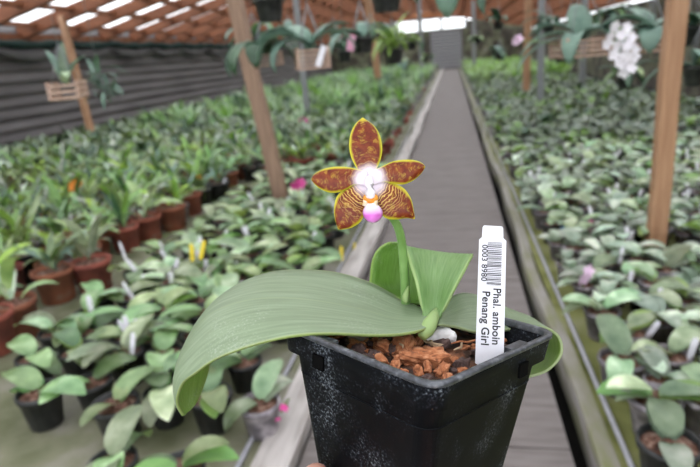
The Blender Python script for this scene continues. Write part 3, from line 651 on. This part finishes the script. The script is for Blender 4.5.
b = MB(); b.loft([sqring(H2-.0008, .009, -.0028), sqring(H2+.0004, .0092, -.0018), sqring(H2+.0004, .0092, -.0004), sqring(H2-.0003, .0088, .0001), sqring(H2-.002, .0078, .0001), sqring(H2-.0028, .0073, -.0006), sqring(H2-.003, .0072, -.003)])
b.build('pot_rim', MRIM, root)
# moulded notches under the rim on the two near faces and the slots inside
def pbox(b, c, size):
    hx, hy, hz = [a/2 for a in size]
    vs = [W_(c[0]+x, c[1]+y, c[2]+z)-ORG for x in (-hx, hx) for y in (-hy, hy) for z in (-hz, hz)]
    b.add(vs, [(0, 1, 3, 2), (4, 6, 7, 5), (0, 4, 5, 1), (2, 3, 7, 6), (0, 2, 6, 4), (1, 5, 7, 3)])
# faces: local -x runs left-near, local -y runs right-near (square turned 45 degrees); found by projection
MNOT = flat('notch_shade', (.003, .003, .003), .9, .05)  # black boxes paint the recess shade of the notches
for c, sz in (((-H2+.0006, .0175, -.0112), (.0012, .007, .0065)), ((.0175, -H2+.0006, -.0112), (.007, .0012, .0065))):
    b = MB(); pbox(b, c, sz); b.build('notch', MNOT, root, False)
# inner lugs along the rim
for c in ((-H2+.005, .018, -.006), (.018, -H2+.005, -.005)):
    b = MB(); pbox(b, c, (.005, .012, .010) if c[1] > 0 else (.014, .005, .008)); b.build('inner_lug', MRIM, root, False)
# faint moulded line round the wall
b = MB(); b.loft([sqring(hs(-.0235)+.0003, .0093, -.0232), sqring(hs(-.0235)+.0005, .0093, -.0236), sqring(hs(-.024)+.0002, .0093, -.0241)]); b.build('moulding', MPOT, root)

# potting mix
MIXZ = -.0085
m = noise_mat('coco_mix', [(.3, (.012, .007, .005)), (.48, (.05, .022, .012)), (.6, (.2, .075, .035)), (.75, (.34, .15, .08))], scale=110, detail=6, rough=.9, bump=.8)
rows = []; hh = H2-.004; n = 40; R_ = random.Random(5)
from mathutils import noise as mn
for i in range(n+1):
    rows.append([])
    for j in range(n+1):
        x = -hh+2*hh*i/n; y = -hh+2*hh*j/n
        rows[-1].append(W_(x, y, MIXZ-.003+.002*mn.noise(Vector((x*90, y*90, 1)))+.0015*mn.noise(Vector((x*250, y*250, 3)))))
mixo = uvmesh(rows, 'potting_mix', m, root, ORG, .0005)
# chips of husk and bark lying on the mix
MCH = [noise_mat('husk', [(.3, (.14, .045, .02)), (.5, (.42, .15, .06)), (.75, (.65, .33, .18))], scale=260, stretch=(1, 1, 5), rough=.9, bump=.25, detail=6),
       noise_mat('bark_chip', [(.3, (.035, .02, .018)), (.6, (.12, .07, .06)), (.8, (.22, .15, .13))], scale=160, rough=.85, bump=.6),
       noise_mat('pale_fibre', [(.3, (.3, .2, .12)), (.7, (.55, .42, .28))], scale=100, rough=.9)]
def chip(c, size, rot, mat, seed, name, label, cat, group, rough=.35, sub=2):
    import bmesh
    bm = bmesh.new(); bmesh.ops.create_icosphere(bm, subdivisions=sub+1, radius=1)
    for v in bm.verts:
        p = v.co.copy(); k = 1+rough*mn.noise(p*1.6+Vector((seed*3.1, 0, 0)))+rough*.6*mn.noise(p*4+Vector((0, seed, 0)))
        q = Vector([math.copysign(abs(a)**.75, a) for a in p])*k
        v.co = Vector((q.x*size[0], q.y*size[1], q.z*size[2]))
    me = bpy.data.meshes.new(name); bm.to_mesh(me); bm.free(); me.materials.append(mat)
    for p in me.polygons: p.use_smooth = True
    o = bpy.data.objects.new(name, me); COL.objects.link(o); o.location = c; o.rotation_euler = rot; return tag(o, label=label, cat=cat, group=group)
def onmix(px, py):
    """point of the mix surface seen at this pixel"""
    r = Vector(ray(px, py)); nrm = PR@Vector((0, 0, 1)); p0 = W_(0, 0, MIXZ-.002); o = Vector((0, 0, HCAM)); return o+r*((p0-o).dot(nrm)/r.dot(nrm))
R_ = random.Random(11)
for k in range(95):
    u = R_.uniform(-hh*.93, hh*.93); v = R_.uniform(-hh*.93, hh*.93); t = R_.choice([0, 0, 0, 1, 1]); s = R_.uniform(.0018, .0048)
    q = proj(W_(u, v, MIXZ))
    if 418 < q[0] < 460 and 326 < q[1] < 356: continue
    nm, lb, gp = (('husk_chip', 'rust-brown coconut husk chunk lying on the mix in the held black pot', 'husk chunks in the held pot') if t == 0 else ('bark_chip', 'dark purplish bark piece lying on the mix in the held black pot', 'bark pieces in the held pot'))
    chip(W_(u, v, MIXZ-.001+R_.uniform(-.001, .0012)), (s, s*R_.uniform(.45, .8), s*R_.uniform(.3, .6)), [R_.uniform(-.5, .5), R_.uniform(-.5, .5), R_.uniform(0, 6)], MCH[t], k, nm, lb, 'mulch chip', gp, .5)
for px, py, s, t, lab in ((402, 352, .0075, 0, 'largest orange-brown husk chunk, at the near left of the mix below the crown'), (428, 362, .007, 0, 'orange-brown husk chunk closest to the near pot corner'), (414, 362, .0055, 0, 'orange-brown husk chunk between the two biggest ones'),
                         (438, 350, .0052, 1, 'flat purplish-brown bark piece just below the white pebble'), (386, 352, .0045, 0, 'husk chunk left of the largest orange-brown one')):
    chip(onmix(px, py)+PR@Vector((0, 0, .002)), (s*1.25, s*.8, s*.5), (R_.uniform(-.4, .4), R_.uniform(-.4, .4), R_.uniform(0, 6)), MCH[t], px, 'husk_chip' if t == 0 else 'bark_chip', lab, 'mulch chip', None, .55)
chip(onmix(357, 341)+PR@Vector((0, 0, .002)), (.006, .0036, .0028), (0, .1, -.3), noise_mat('pebble', [(.3, (.16, .13, .1)), (.7, (.3, .26, .2))], scale=60), 4, 'pebble', 'smooth grey-brown pebble on the mix under the big leaf', 'pebble', None, .1)
for i, (px, py, dx, dy, lab) in enumerate(((424, 350, 16, 7, 'pale frayed fibre lying across the husk chunks below the crown'), (450, 352, 28, -3, 'long rust-coloured root fibre pointing at the plant label'), (455, 362, 6, -8, 'short tan splinter near the front corner of the pot'), (398, 345, 3, 14, 'thin tan root fibre hanging by the crown'))):
    a, c = onmix(px, py), onmix(px+dx, py+dy); up = PR@Vector((0, 0, .005)); b = MB()
    for k in range(4 if i == 0 else 1):
        j = [Vector((R_.uniform(-.001, .001), R_.uniform(-.001, .001), R_.uniform(-.0008, .0008))) for _ in range(5)]
        b.tube([a.lerp(c, q/4)+up+j[q]*1.3 for q in range(5)], [.0003, .0005, .0006, .0005, .0002], 6)
    o = b.build('fibre', MCH[2 if i != 1 else 0], None, label=lab, cat='fibre'); recenter(o)
import bmesh
def whitebit():
    b = MB(); o0 = onmix(439, 346)+PR@Vector((0, 0, .0055)); bm = bmesh.new()
    for px, py, r in ((429, 338, .0026), (434, 336, .0032), (439, 333.5, .0034), (445, 333, .0036), (450, 336, .0032), (452, 339, .0022), (441, 338, .003)):
        c = P(px, py, (RM.T@(np.array(o0)-CP))[2])
        bmesh.ops.create_icosphere(bm, subdivisions=3, radius=r, matrix=Matrix.Translation(c-o0))
    for v in bm.verts: v.co += v.co.normalized()*.0005*mn.noise(v.co*900)
    me = bpy.data.meshes.new('perlite'); bm.to_mesh(me); bm.free(); me.materials.append(noise_mat('perlite', [(.3, (.82, .82, .84)), (.6, (.95, .95, .95))], scale=300, rough=.9))
    o = bpy.data.objects.new('perlite', me); COL.objects.link(o); o.location = o0
    md = o.modifiers.new('remesh', 'REMESH'); md.mode = 'VOXEL'; md.voxel_size = .0005; md.use_smooth_shade = True
    tag(o, label='knobbly white perlite lump beside the base of the orchid crown', cat='perlite')
whitebit()
chip(onmix(415, 312)+PR@Vector((0, 0, .003)), (.0028, .0022, .002), (0, 0, 0), M['white_flower'], 9, 'perlite', 'small pinkish-white lump behind the crown, between stem and young leaf', 'perlite', None, .3)

# orchid leaves, each from its two margins and the midrib (pixel, pixel, distance)
def bladed(stations, mat, n=6, nv=12, th=.0014, flip=False, **t):
    F = spline([s[0] for s in stations], n); Mi = spline([s[1] for s in stations], n); Ne = spline([s[2] for s in stations], n); rows = []
    for f, mm, e in zip(F, Mi, Ne):
        f, mm, e = P(*f), P(*mm), P(*e); row = []
        for j in range(nv+1):
            v = j/nv; c = 2*mm-.5*(f+e); a = f.lerp(c, v); bb = c.lerp(e, v); row.append(a.lerp(bb, v))
        rows.append(row)
    o = uvmesh(rows, 'leaf', mat, root, ORG, th, **t); o.data.materials.append(MLunder if mat is MLsage else mat)
    if flip: o.data.materials[0], o.data.materials[1] = o.data.materials[1], o.data.materials[0]
    o.modifiers['solid'].material_offset = 1; return o
bladed([((436, 317, .274), (434, 321, .269), (431, 326, .266)),
        ((424, 310, .285), (422, 321, .270), (420, 331, .259)),
        ((400, 299, .300), (392, 319, .277), (396, 335, .257)),
        ((372, 284, .312), (360, 310, .282), (366, 335.5, .256)),
        ((340, 274, .320), (325, 303, .285), (330, 334, .256)),
        ((306, 270.5, .322), (288, 299, .285), (296, 336, .256)),
        ((270, 273, .322), (250, 301, .284), (262, 343, .256)),
        ((238, 285, .320), (216, 312, .286), (234, 352, .258)),
        ((216, 304, .318), (194, 332, .288), (213, 361, .262)),
        ((209, 335, .316), (181, 354, .288), (196, 373, .266)),
        ((209, 364, .312), (177, 374, .287), (184, 382, .270)),
        ((203, 387, .304), (178, 393, .287), (178, 395, .274)),
        ((195, 405, .294), (181, 407, .286), (178, 406, .279)),
        ((184, 415, .286), (183.5, 415.5, .285), (183, 415, .284))], MLsage, flip=True, label='long arching sage-green leaf with its tip curling under')
bladed([((424, 317, .276), (432, 321, .272), (440, 317, .276)),
        ((420, 300, .276), (433, 308, .280), (446, 306, .276)),
        ((417, 284, .276), (434, 288, .288), (455, 288, .277)),
        ((412, 268, .281), (436, 270, .298), (464, 271, .282)),
        ((406.5, 252, .289), (438, 258, .312), (470, 259.5, .292)),
        ((405, 247, .300), (440, 253, .322), (473, 255, .305)),
        ((407, 249, .315), (441, 255, .335), (470, 260, .322)),
        ((418, 262, .335), (442, 266, .345), (462, 272, .338))], MLfresh, label='young upright fresh green leaf with a folded midrib')
bladed([((408, 302, .295), (416, 304, .300), (424, 303, .298)),
        ((374, 289, .310), (402, 292, .316), (424, 294, .306)),
        ((371, 272, .315), (400, 274, .322), (424, 280, .312)),
        ((375, 254, .318), (401, 256, .325), (422, 266, .316)),
        ((385, 244.5, .320), (402, 246, .325), (416, 255, .320)),
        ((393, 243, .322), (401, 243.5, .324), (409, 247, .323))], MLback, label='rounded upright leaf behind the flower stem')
bladed([((436, 316, .282), (438, 319, .277), (438, 325, .270)),
        ((446, 302, .305), (450, 314, .292), (455, 327, .276)),
        ((462, 294, .322), (472, 307, .304), (477, 332.5, .279)),
        ((484, 298, .330), (500, 311, .310), (508, 330, .287)),
        ((508, 309, .332), (520, 317, .314), (528, 327, .295)),
        ((533, 319, .336), (538, 323, .316), (546, 328.5, .300)),
        ((544, 330, .338), (548, 331, .320), (558, 336, .304)),
        ((543, 343, .334), (550, 345, .320), (562, 349, .305)),
        ((538, 354, .328), (546, 358, .317), (558, 360, .305)),
        ((532, 366, .320), (537, 370, .313), (546, 371, .306)),
        ((526, 376, .310), (527, 376.5, .309), (528, 377, .308))], MLsage, label='broad sage leaf draping over the right rim and hanging down behind the pot')
# crown sheath where the leaves meet
b = MB(); c0 = onmix(430, 333)
b.tube([P(422, 337, .262), P(426, 331, .264), P(430, 324, .268), P(434, 316, .273), P(436, 309, .278)], [.0022, .0036, .0036, .0026, .0008], 14)
b2 = b.build('crown', MLfresh, root); b2.data.transform(Matrix.Translation(-ORG))

# flower stem
MST = noise_mat('stem_green', [(.3, (.13, .26, .06)), (.7, (.22, .38, .12))], scale=60, rough=.4)
sp = spline([(406, 306, .295), (405.5, 295, .292), (404.5, 275, .288), (403, 255, .284), (401, 238, .278), (397, 225, .271), (391, 216, .264), (384, 209, .259), (376, 200, .2545)], 5)
b = MB(); b.tube([P(*q) for q in sp], [.0026-.0009*min(1, i/len(sp)) for i in range(len(sp))], 12); o = b.build('flower_stem', MST, root); o.data.transform(Matrix.Translation(-ORG))
b = MB(); b.grid([[P(403, 301, .286), P(406, 303, .284), P(409, 301, .286)], [P(402.5, 296, .287), P(406, 298, .285), P(410, 295, .287)], [P(405, 291, .288), P(407.5, 291, .286), P(409.5, 289.5, .287)], [P(408, 286, .288), P(408.7, 286, .287), P(409, 285.5, .288)]])
o = solid(b.build('bract', MLfresh, root), .0006); o.data.transform(Matrix.Translation(-ORG))

# flower
D0 = .25; FS = D0/FPX; FC = P(370, 181, D0)
X_ = CAMROT@Vector((1, 0, 0)); Y_ = CAMROT@Vector((0, 1, 0)); Z_ = (CAMROT@Vector((0, 0, 1)))
_fv = Vector(ray(370, 181)).normalized()
def FP(px, py, z=0):       # flower plane, z in mm towards the viewer
    return FC+X_*((px-370)*FS)+Y_*((181-py)*FS)+Z_*(z*.001)
fl = empty('flower', FC-ORG, 0); fl.parent = root; fl['label'] = 'star-shaped flower barred red-brown with yellow edges and white centre'
def petal_mat(kind):
    m, nt, b = newmat('petal_'+kind); L = nt.links.new; N = nt.nodes.new
    uv = N('ShaderNodeUVMap'); sp = N('ShaderNodeSeparateXYZ'); L(uv.outputs[0], sp.inputs[0])
    tc = N('ShaderNodeTexCoord')
    def math_(op, a, c=None, d=None):
        q = N('ShaderNodeMath'); q.operation = op
        for i, x in enumerate((a, c, d)):
            if x is None: continue
            if isinstance(x, (int, float)): q.inputs[i].default_value = x
            else: L(x, q.inputs[i])
        return q.outputs[0]
    u, v = sp.outputs[0], sp.outputs[1]
    mp = N('ShaderNodeMapping'); mp.inputs['Scale'].default_value = (9, 2.4, 1); L(uv.outputs[0], mp.inputs[0])
    n1 = N('ShaderNodeTexNoise'); n1.inputs['Scale'].default_value = 1.6; n1.inputs['Detail'].default_value = 5; n1.inputs['Roughness'].default_value = .65; n1.inputs['Distortion'].default_value = .6; L(mp.outputs[0], n1.inputs['Vector'])
    n2 = N('ShaderNodeTexNoise'); n2.inputs['Scale'].default_value = 380; n2.inputs['Detail'].default_value = 3; L(tc.outputs['Object'], n2.inputs['Vector'])
    n3 = N('ShaderNodeTexNoise'); n3.inputs['Scale'].default_value = 130; n3.inputs['Detail'].default_value = 3; L(tc.outputs['Object'], n3.inputs['Vector'])
    # barred zone: rings round the flower centre
    ln = N('ShaderNodeVectorMath'); ln.operation = 'LENGTH'
    ad = N('ShaderNodeVectorMath'); ad.operation = 'ADD'; ad.inputs[1].default_value = (0, 0, 0); L(tc.outputs['Object'], ad.inputs[0]); L(ad.outputs[0], ln.inputs[0])
    dist = ln.outputs['Value']
    ph = math_('ADD', math_('MULTIPLY', dist, 4700 if kind == 'lateral' else 3800), math_('ADD', math_('MULTIPLY', n3.outputs[0], 30), math_('MULTIPLY', n2.outputs[0], 9)))
    wv = math_('SINE', ph)
    bars = ramp(nt, [(.62, (0, 0, 0)), (.9, (1, 1, 1))]); L(math_('MULTIPLY_ADD', wv, .5, .5), bars.inputs[0])
    fade = N('ShaderNodeMapRange'); fade.inputs[1].default_value = .010 if kind == 'lateral' else .006; fade.inputs[2].default_value = .019 if kind == 'lateral' else .012; fade.inputs[3].default_value = .95 if kind == 'lateral' else .45; fade.inputs[4].default_value = 0; L(dist, fade.inputs[0])
    bars_m = math_('MULTIPLY', bars.outputs[0], fade.outputs[0])
    mot = ramp(nt, [(.54, (0, 0, 0)), (.70, (.6, .6, .6))]); L(n1.outputs[0], mot.inputs[0])
    # red-brown ground
    base = ramp(nt, [(.3, (.13, .014, .005)), (.55, (.2, .032, .007)), (.8, (.3, .075, .012))]); L(n2.outputs[0], base.inputs[0])
    mx = N('ShaderNodeMixRGB'); mx.inputs[2].default_value = (.62, .42, .04, 1); L(mot.outputs[0], mx.inputs[0]); L(base.outputs[0], mx.inputs[1])
    mb = N('ShaderNodeMixRGB'); mb.inputs[2].default_value = (.72, .48, .13, 1); L(bars_m, mb.inputs[0]); L(mx.outputs[0], mb.inputs[1])
    # yellow margin
    ev = math_('MULTIPLY', math_('ABSOLUTE', math_('SUBTRACT', v, .5)), 2.0)
    eu = math_('MULTIPLY', math_('SUBTRACT', u, .5), 2.0)
    ee = math_('MAXIMUM', ev, math_('SUBTRACT', eu, .02))
    ee2 = math_('ADD', ee, math_('MULTIPLY', math_('SUBTRACT', n3.outputs[0], .5), .28))
    er = ramp(nt, [(.80, (0, 0, 0)), (.93, (.9, .9, .9))]); L(ee2, er.inputs[0])
    me_ = N('ShaderNodeMixRGB'); me_.inputs[2].default_value = (.62, .52, .03, 1); L(er.outputs[0], me_.inputs[0]); L(mb.outputs[0], me_.inputs[1])
    er3 = ramp(nt, [(.90, (0, 0, 0)), (.97, (1, 1, 1))]); L(ee, er3.inputs[0])
    me3 = N('ShaderNodeMixRGB'); me3.inputs[2].default_value = (.72, .68, .05, 1); L(er3.outputs[0], me3.inputs[0]); L(me_.outputs[0], me3.inputs[1])
    # white heart with a mauve blush
    d2 = math_('ADD', dist, math_('MULTIPLY', math_('SUBTRACT', n3.outputs[0], .5), .003))
    wh = N('ShaderNodeMapRange'); wh.interpolation_type = 'SMOOTHSTEP'; wh.inputs[1].default_value = .0042; wh.inputs[2].default_value = .0092; wh.inputs[3].default_value = 1; wh.inputs[4].default_value = 0; L(d2, wh.inputs[0])
    mw = N('ShaderNodeMixRGB'); mw.inputs[2].default_value = (.88, .80, .90, 1); L(wh.outputs[0], mw.inputs[0]); L(me3.outputs[0], mw.inputs[1])
    L(mw.outputs[0], b.inputs['Base Color']); b.inputs['Roughness'].default_value = .38; b.inputs['Specular IOR Level'].default_value = .35
    t = N('ShaderNodeBsdfTranslucent'); L(mw.outputs[0], t.inputs[0]); ms = N('ShaderNodeMixShader'); ms.inputs[0].default_value = .15
    L(b.outputs[0], ms.inputs[1]); L(t.outputs[0], ms.inputs[2]); L(ms.outputs[0], nt.nodes['Material Output'].inputs[0]); return m
MPL = {k: petal_mat(k) for k in ('dorsal', 'lateral', 'petal')}
FORG = FC
def petal(name, left, right, zl, zc, mat, label=None, n=5, nv=10):
    """left/right margin pixel lists base->tip; zl margin height and zc centre height in mm per station"""
    A = spline([(a[0], a[1], z) for a, z in zip(left, zl)], n); B = spline([(a[0], a[1], z) for a, z in zip(right, zl)], n); C_ = spline([(z, 0, 0) for z in zc], n); rows = []
    for a, bq, c in zip(A, B, C_):
        row = []
        for j in range(nv+1):
            v = j/nv; q = a*(1-v)+bq*v; z = q[2]+(c[0]-q[2])*(1-(2*v-1)**2); row.append(FP(q[0], q[1], z))
        rows.append(row)
    return uvmesh(rows, name, mat, fl, FORG, .0007, label=label)
petal('sepal', [(362, 179), (357, 169), (351.5, 158), (349.4, 147), (350.5, 135), (355, 125), (362.4, 117.5)], [(371, 179), (376.5, 169), (380.5, 159), (382, 149), (380, 136.5), (374, 126), (362.8, 117.5)],
      [0, .3, .2, 0, -.4, -1, -1.6], [0, .6, 1.0, 1.2, .9, .2, -1.6], MPL['dorsal'], 'upright top sepal')
petal('petal', [(366, 186), (354, 185), (343, 191), (331, 192.5), (320.5, 188.5), (314, 182.5), (311.6, 179)], [(368, 172), (358, 169.8), (346, 167.5), (333, 167.4), (322, 170), (314.5, 174.5), (311.6, 178.8)],
      [.5, .9, .6, .2, -.4, -1.2, -1.8], [.8, 1.5, 1.8, 1.6, .9, -.4, -1.8], MPL['petal'], 'left petal')
petal('petal', [(370, 172), (382, 167), (393, 162), (406, 160), (416.5, 161), (422.5, 163.5), (425, 166)], [(372, 186), (383, 182), (392, 183.5), (403, 184.2), (413, 180), (421, 173), (425, 166.4)],
      [.5, .9, .6, .2, -.4, -1.2, -1.8], [.8, 1.5, 1.8, 1.6, .9, -.4, -1.8], MPL['petal'], 'right petal')
petal('sepal', [(371, 190), (367, 204), (363.5, 216), (359, 223), (351, 227.5), (343, 229), (338.8, 229)], [(364, 181), (354, 184), (345, 189), (337.5, 196), (334.5, 207), (335.5, 219), (338.4, 228.8)],
      [-1, -.6, -.6, -.8, -1.2, -1.8, -2.4], [-.6, .4, .6, .6, .2, -.8, -2.4], MPL['lateral'], 'lower left sepal with fine yellow bars')
petal('sepal', [(376, 180), (386, 181), (396, 184), (405, 189.5), (411, 199), (413.5, 210), (415, 218)], [(370, 190), (375, 203), (380, 212), (386, 218), (396, 219), (407, 217.5), (414.8, 218.6)],
      [-1, -.6, -.6, -.8, -1.2, -1.8, -2.2], [-.6, .4, .6, .6, .2, -.8, -2.2], MPL['lateral'], 'lower right sepal with fine yellow bars')
# column, orange callus and mauve lip
MW = noise_mat('column_white', [(.3, (.85, .78, .88)), (.6, (.95, .93, .97))], scale=200, rough=.3)
b = MB(); b.tube([FP(369, 178, 1), FP(369, 180, 3.5), FP(369.3, 186, 5.2), FP(369.7, 192, 5.0), FP(370, 196.5, 4.0), FP(370, 198, 3.0)], [.0012, .0016, .0020, .0024, .0021, .0008], 16)
o = b.build('column', MW, fl, label='white column in the flower centre'); o.data.transform(Matrix.Translation(-FORG))
MO = noise_mat('callus_orange', [(.3, (.62, .19, .01)), (.7, (.8, .36, .04))], scale=500, rough=.35)
bm = bmesh.new()
for px, py, z, r in ((367, 198.5, 3.2, .0019), (373.5, 198.5, 3.2, .0019), (370.3, 200.5, 3.4, .0019)): bmesh.ops.create_icosphere(bm, subdivisions=3, radius=r, matrix=Matrix.Translation(FP(px, py, z)-FORG))
me = bpy.data.meshes.new('callus'); bm.to_mesh(me); bm.free(); me.materials.append(MO)
for p in me.polygons: p.use_smooth = True
o = bpy.data.objects.new('callus', me); COL.objects.link(o); o.parent = fl; o['label'] = 'orange callus'
# lip
m, nt, bs = newmat('lip_mauve'); L = nt.links.new; N = nt.nodes.new; uv = N('ShaderNodeUVMap'); sp = N('ShaderNodeSeparateXYZ'); L(uv.outputs[0], sp.inputs[0])
n4 = N('ShaderNodeTexNoise'); n4.inputs['Scale'].default_value = 6; L(uv.outputs[0], n4.inputs['Vector'])
r1 = ramp(nt, [(0, (.8, .45, .15)), (.2, (.88, .82, .9)), (.45, (.8, .5, .8)), (.62, (.62, .12, .55)), (.9, (.7, .25, .65)), (1, (.9, .8, .9))]); L(sp.outputs[0], r1.inputs[0]); L(r1.outputs[0], bs.inputs['Base Color']); bs.inputs['Roughness'].default_value = .3
def liprows():
    L_ = [(368.5, 201), (366.5, 205), (363.8, 210), (363.6, 215), (367, 220), (372.5, 222.5)]; R__ = [(373, 201), (376.5, 205), (380.8, 210), (381.5, 215), (378.5, 220), (373.5, 222.5)]
    A = spline([(a[0], a[1], z) for a, z in zip(L_, (3, 3, 2.6, 2.4, 2.2, 2.4))], 4); B = spline([(a[0], a[1], z) for a, z in zip(R__, (3, 3, 2.6, 2.4, 2.2, 2.4))], 4); C_ = spline([(z, 0, 0) for z in (3.4, 4.2, 5.2, 5.6, 4.8, 2.8)], 4); rows = []
    for a, bq, c in zip(A, B, C_):
        rows.append([FP(*(lambda q, z: (q[0], q[1], z))(a*(1-j/10)+bq*j/10, a[2]+(c[0]-a[2])*(1-(2*j/10-1)**2))) for j in range(11)])
    return rows
uvmesh(liprows(), 'lip', m, fl, FORG, .0008, label='mauve-pink lip')
b = MB()
for sx in (-1, 1):
    b.grid([[FP(370+sx*x, y, z) for x, y, z in r] for r in (((1.5, 199, 3), (3, 198, 3.6), (4.5, 196.5, 3)), ((2, 203, 3.6), (4.5, 202, 4.4), (7, 201, 3.8)), ((4, 207, 3.4), (6, 206.5, 4), (7.5, 206, 3.4)))])
o = solid(b.build('side_lobe', noise_mat('lobe', [(.35, (.75, .42, .12)), (.6, (.85, .75, .6))], scale=400), fl), .0004); o.data.transform(Matrix.Translation(-FORG))

# ---------------------------------------------------------------- plant label in the pot
TD0, TD1 = .249, .262
tb = P(489.5, 356, TD0); tt = P(493, 226, TD1); ty = (tt-tb).normalized(); tx = (P(503.5, 348, TD0-.0)-P(476, 362, TD0+.0)); tx = (tx-ty*tx.dot(ty)).normalized()
# the label faces the viewer, turned slightly to the left
tz = tx.cross(ty); TM = Matrix(((tx.x, ty.x, tz.x, tb.x), (tx.y, ty.y, tz.y, tb.y), (tx.z, ty.z, tz.z, tb.z), (0, 0, 0, 1)))
HT = (tt-tb).length; WT = .0122
b = MB()
prof = [(-.5, -.06), (-.5, .885), (-.40, .905), (-.385, .985), (-.34, 1.0), (.33, 1.0), (.375, .985), (.39, .905), (.5, .885), (.5, -.06), (0, -.12)]
n = len(prof); vs = [(x*WT, y*HT, z) for z in (.0003, -.0003) for x, y in prof]
b.add(vs, [tuple(range(n))[::-1], tuple(range(n, 2*n))]+[(i, (i+1) % n, (i+1) % n+n, i+n) for i in range(n)])
MTG = flat('tag_plastic', (.66, .66, .72), .35)
tg = b.build('plant_label', MTG, None, False, label='tall white plant label with barcode and plant name standing in the held pot', cat='label'); tg.matrix_world = TM
MINK = flat('ink', (.012, .012, .015), .6)
def text(s, size, x, y, name, parent, sx=1.0, bold=.0):
    cu = bpy.data.curves.new('t', 'FONT'); cu.body = s; cu.size = size; cu.extrude = .00004; cu.offset = bold; cu.space_character = 1.05
    ob = bpy.data.objects.new('t', cu); COL.objects.link(ob); dg = bpy.context.evaluated_depsgraph_get(); me = bpy.data.meshes.new_from_object(ob.evaluated_get(dg)); bpy.data.objects.remove(ob)
    me.transform(Matrix.Translation((x, y, .00034))@Matrix.Rotation(-PI/2, 4, 'Z')@Matrix.Diagonal((sx, 1, 1, 1))); me.materials.clear(); me.materials.append(MINK)
    o = bpy.data.objects.new(name, me); COL.objects.link(o); o.parent = parent; return o
ys = lambda py: (356-py)/130*HT       # pixel row to height on the label
text('Phal. amboin', .0048, .0010, ys(289.5), 'lettering', tg, (ys(289.5)-ys(353))/(.0048*6.15), .00011)
text('Penang Girl', .0048, -.0038, ys(293), 'lettering', tg, (ys(293)-ys(353))/(.0048*5.55), .00011)
text('0003 8980', .0036, -.0046, ys(246), 'lettering', tg, (ys(246)-ys(287))/(.0036*4.9), .00006)
b = MB(); R_ = random.Random(2); y = ys(243)
while y > ys(287):
    w_ = R_.choice([.00012, .0002, .0003, .00045]); b.box((.0010, y-w_/2, .00033), (.0064, w_, .00006)); y -= w_+R_.choice([.00015, .0002, .0003, .0005])
o = b.build('barcode', MINK, tg, False)

# ---------------------------------------------------------------- hand holding the pot from below
def skin_chain(chains, name, parent, mat, sub=2):
    me = bpy.data.meshes.new(name); V = []; E_ = []; Rr = []; idx = {}
    for ch in chains:
        prev = None
        for (p, r) in ch:
            key = tuple(round(a, 5) for a in p)
            if key not in idx: idx[key] = len(V); V.append(Vector(p)); Rr.append(r)
            i = idx[key]
            if prev is not None: E_.append((prev, i))
            prev = i
    me.from_pydata(V, E_, []); o = bpy.data.objects.new(name, me); COL.objects.link(o)
    sk = o.modifiers.new('skin', 'SKIN'); sk.use_smooth_shade = True
    for i, sv in enumerate(me.skin_vertices[0].data): sv.radius = (Rr[i], Rr[i]); sv.use_root = (i == 0)
    sb = o.modifiers.new('sub', 'SUBSURF'); sb.levels = sb.render_levels = sub
    me.materials.append(mat)
    if parent is not None: o.parent = parent
    return o
# camera-aligned frame with its origin under the pot: x right, y up, z towards viewer
HO = ORG+Vector((0, 0, -.001))
cx = Vector((X_.x, X_.y, 0)).normalized(); cy = Vector((0, 0, 1)); cz = Vector((-Vector((Z_.x, Z_.y, 0)).x, -Z_.y, 0)).normalized()*-1
def hp(x, y, z): return tuple(cx*x+cy*y+cz*z)
palm = hp(0, -.020, .0)
fing = []
for k, (fx, ln) in enumerate(((-.018, .9), (.002, 1.0), (.022, .95), (.038, .75))):
    # palm -> knuckle -> under the far face -> up the far face
    fing.append([(palm, .017), (hp(fx*.7, -.019, -.016), .0125), (hp(fx, -.014, -.042), .0095), (hp(fx, .008*ln, -.058), .0085), (hp(fx, .024*ln, -.054), .007)])
tipw = P(314, 471, .262)-HO
thumb = [(palm, .017), (hp(-.022, -.018, .008), .0135), (hp(-.040, -.006, .006), .0105), (tuple(tipw.lerp(Vector(hp(-.043, .0, .004)), .55)), .009), (tuple(tipw), .0068)]
arm = [(palm, .017), (hp(.004, -.030, .03), .021), (hp(.01, -.05, .075), .023), (hp(.03, -.12, .2), .034), (hp(.05, -.2, .3), .04)]
hd = empty('person', HO, 0, label='hand and forearm of a person holding the square black pot from underneath', cat='person')
skin_chain([arm]+[thumb]+fing, 'hand', hd, M['skin'])
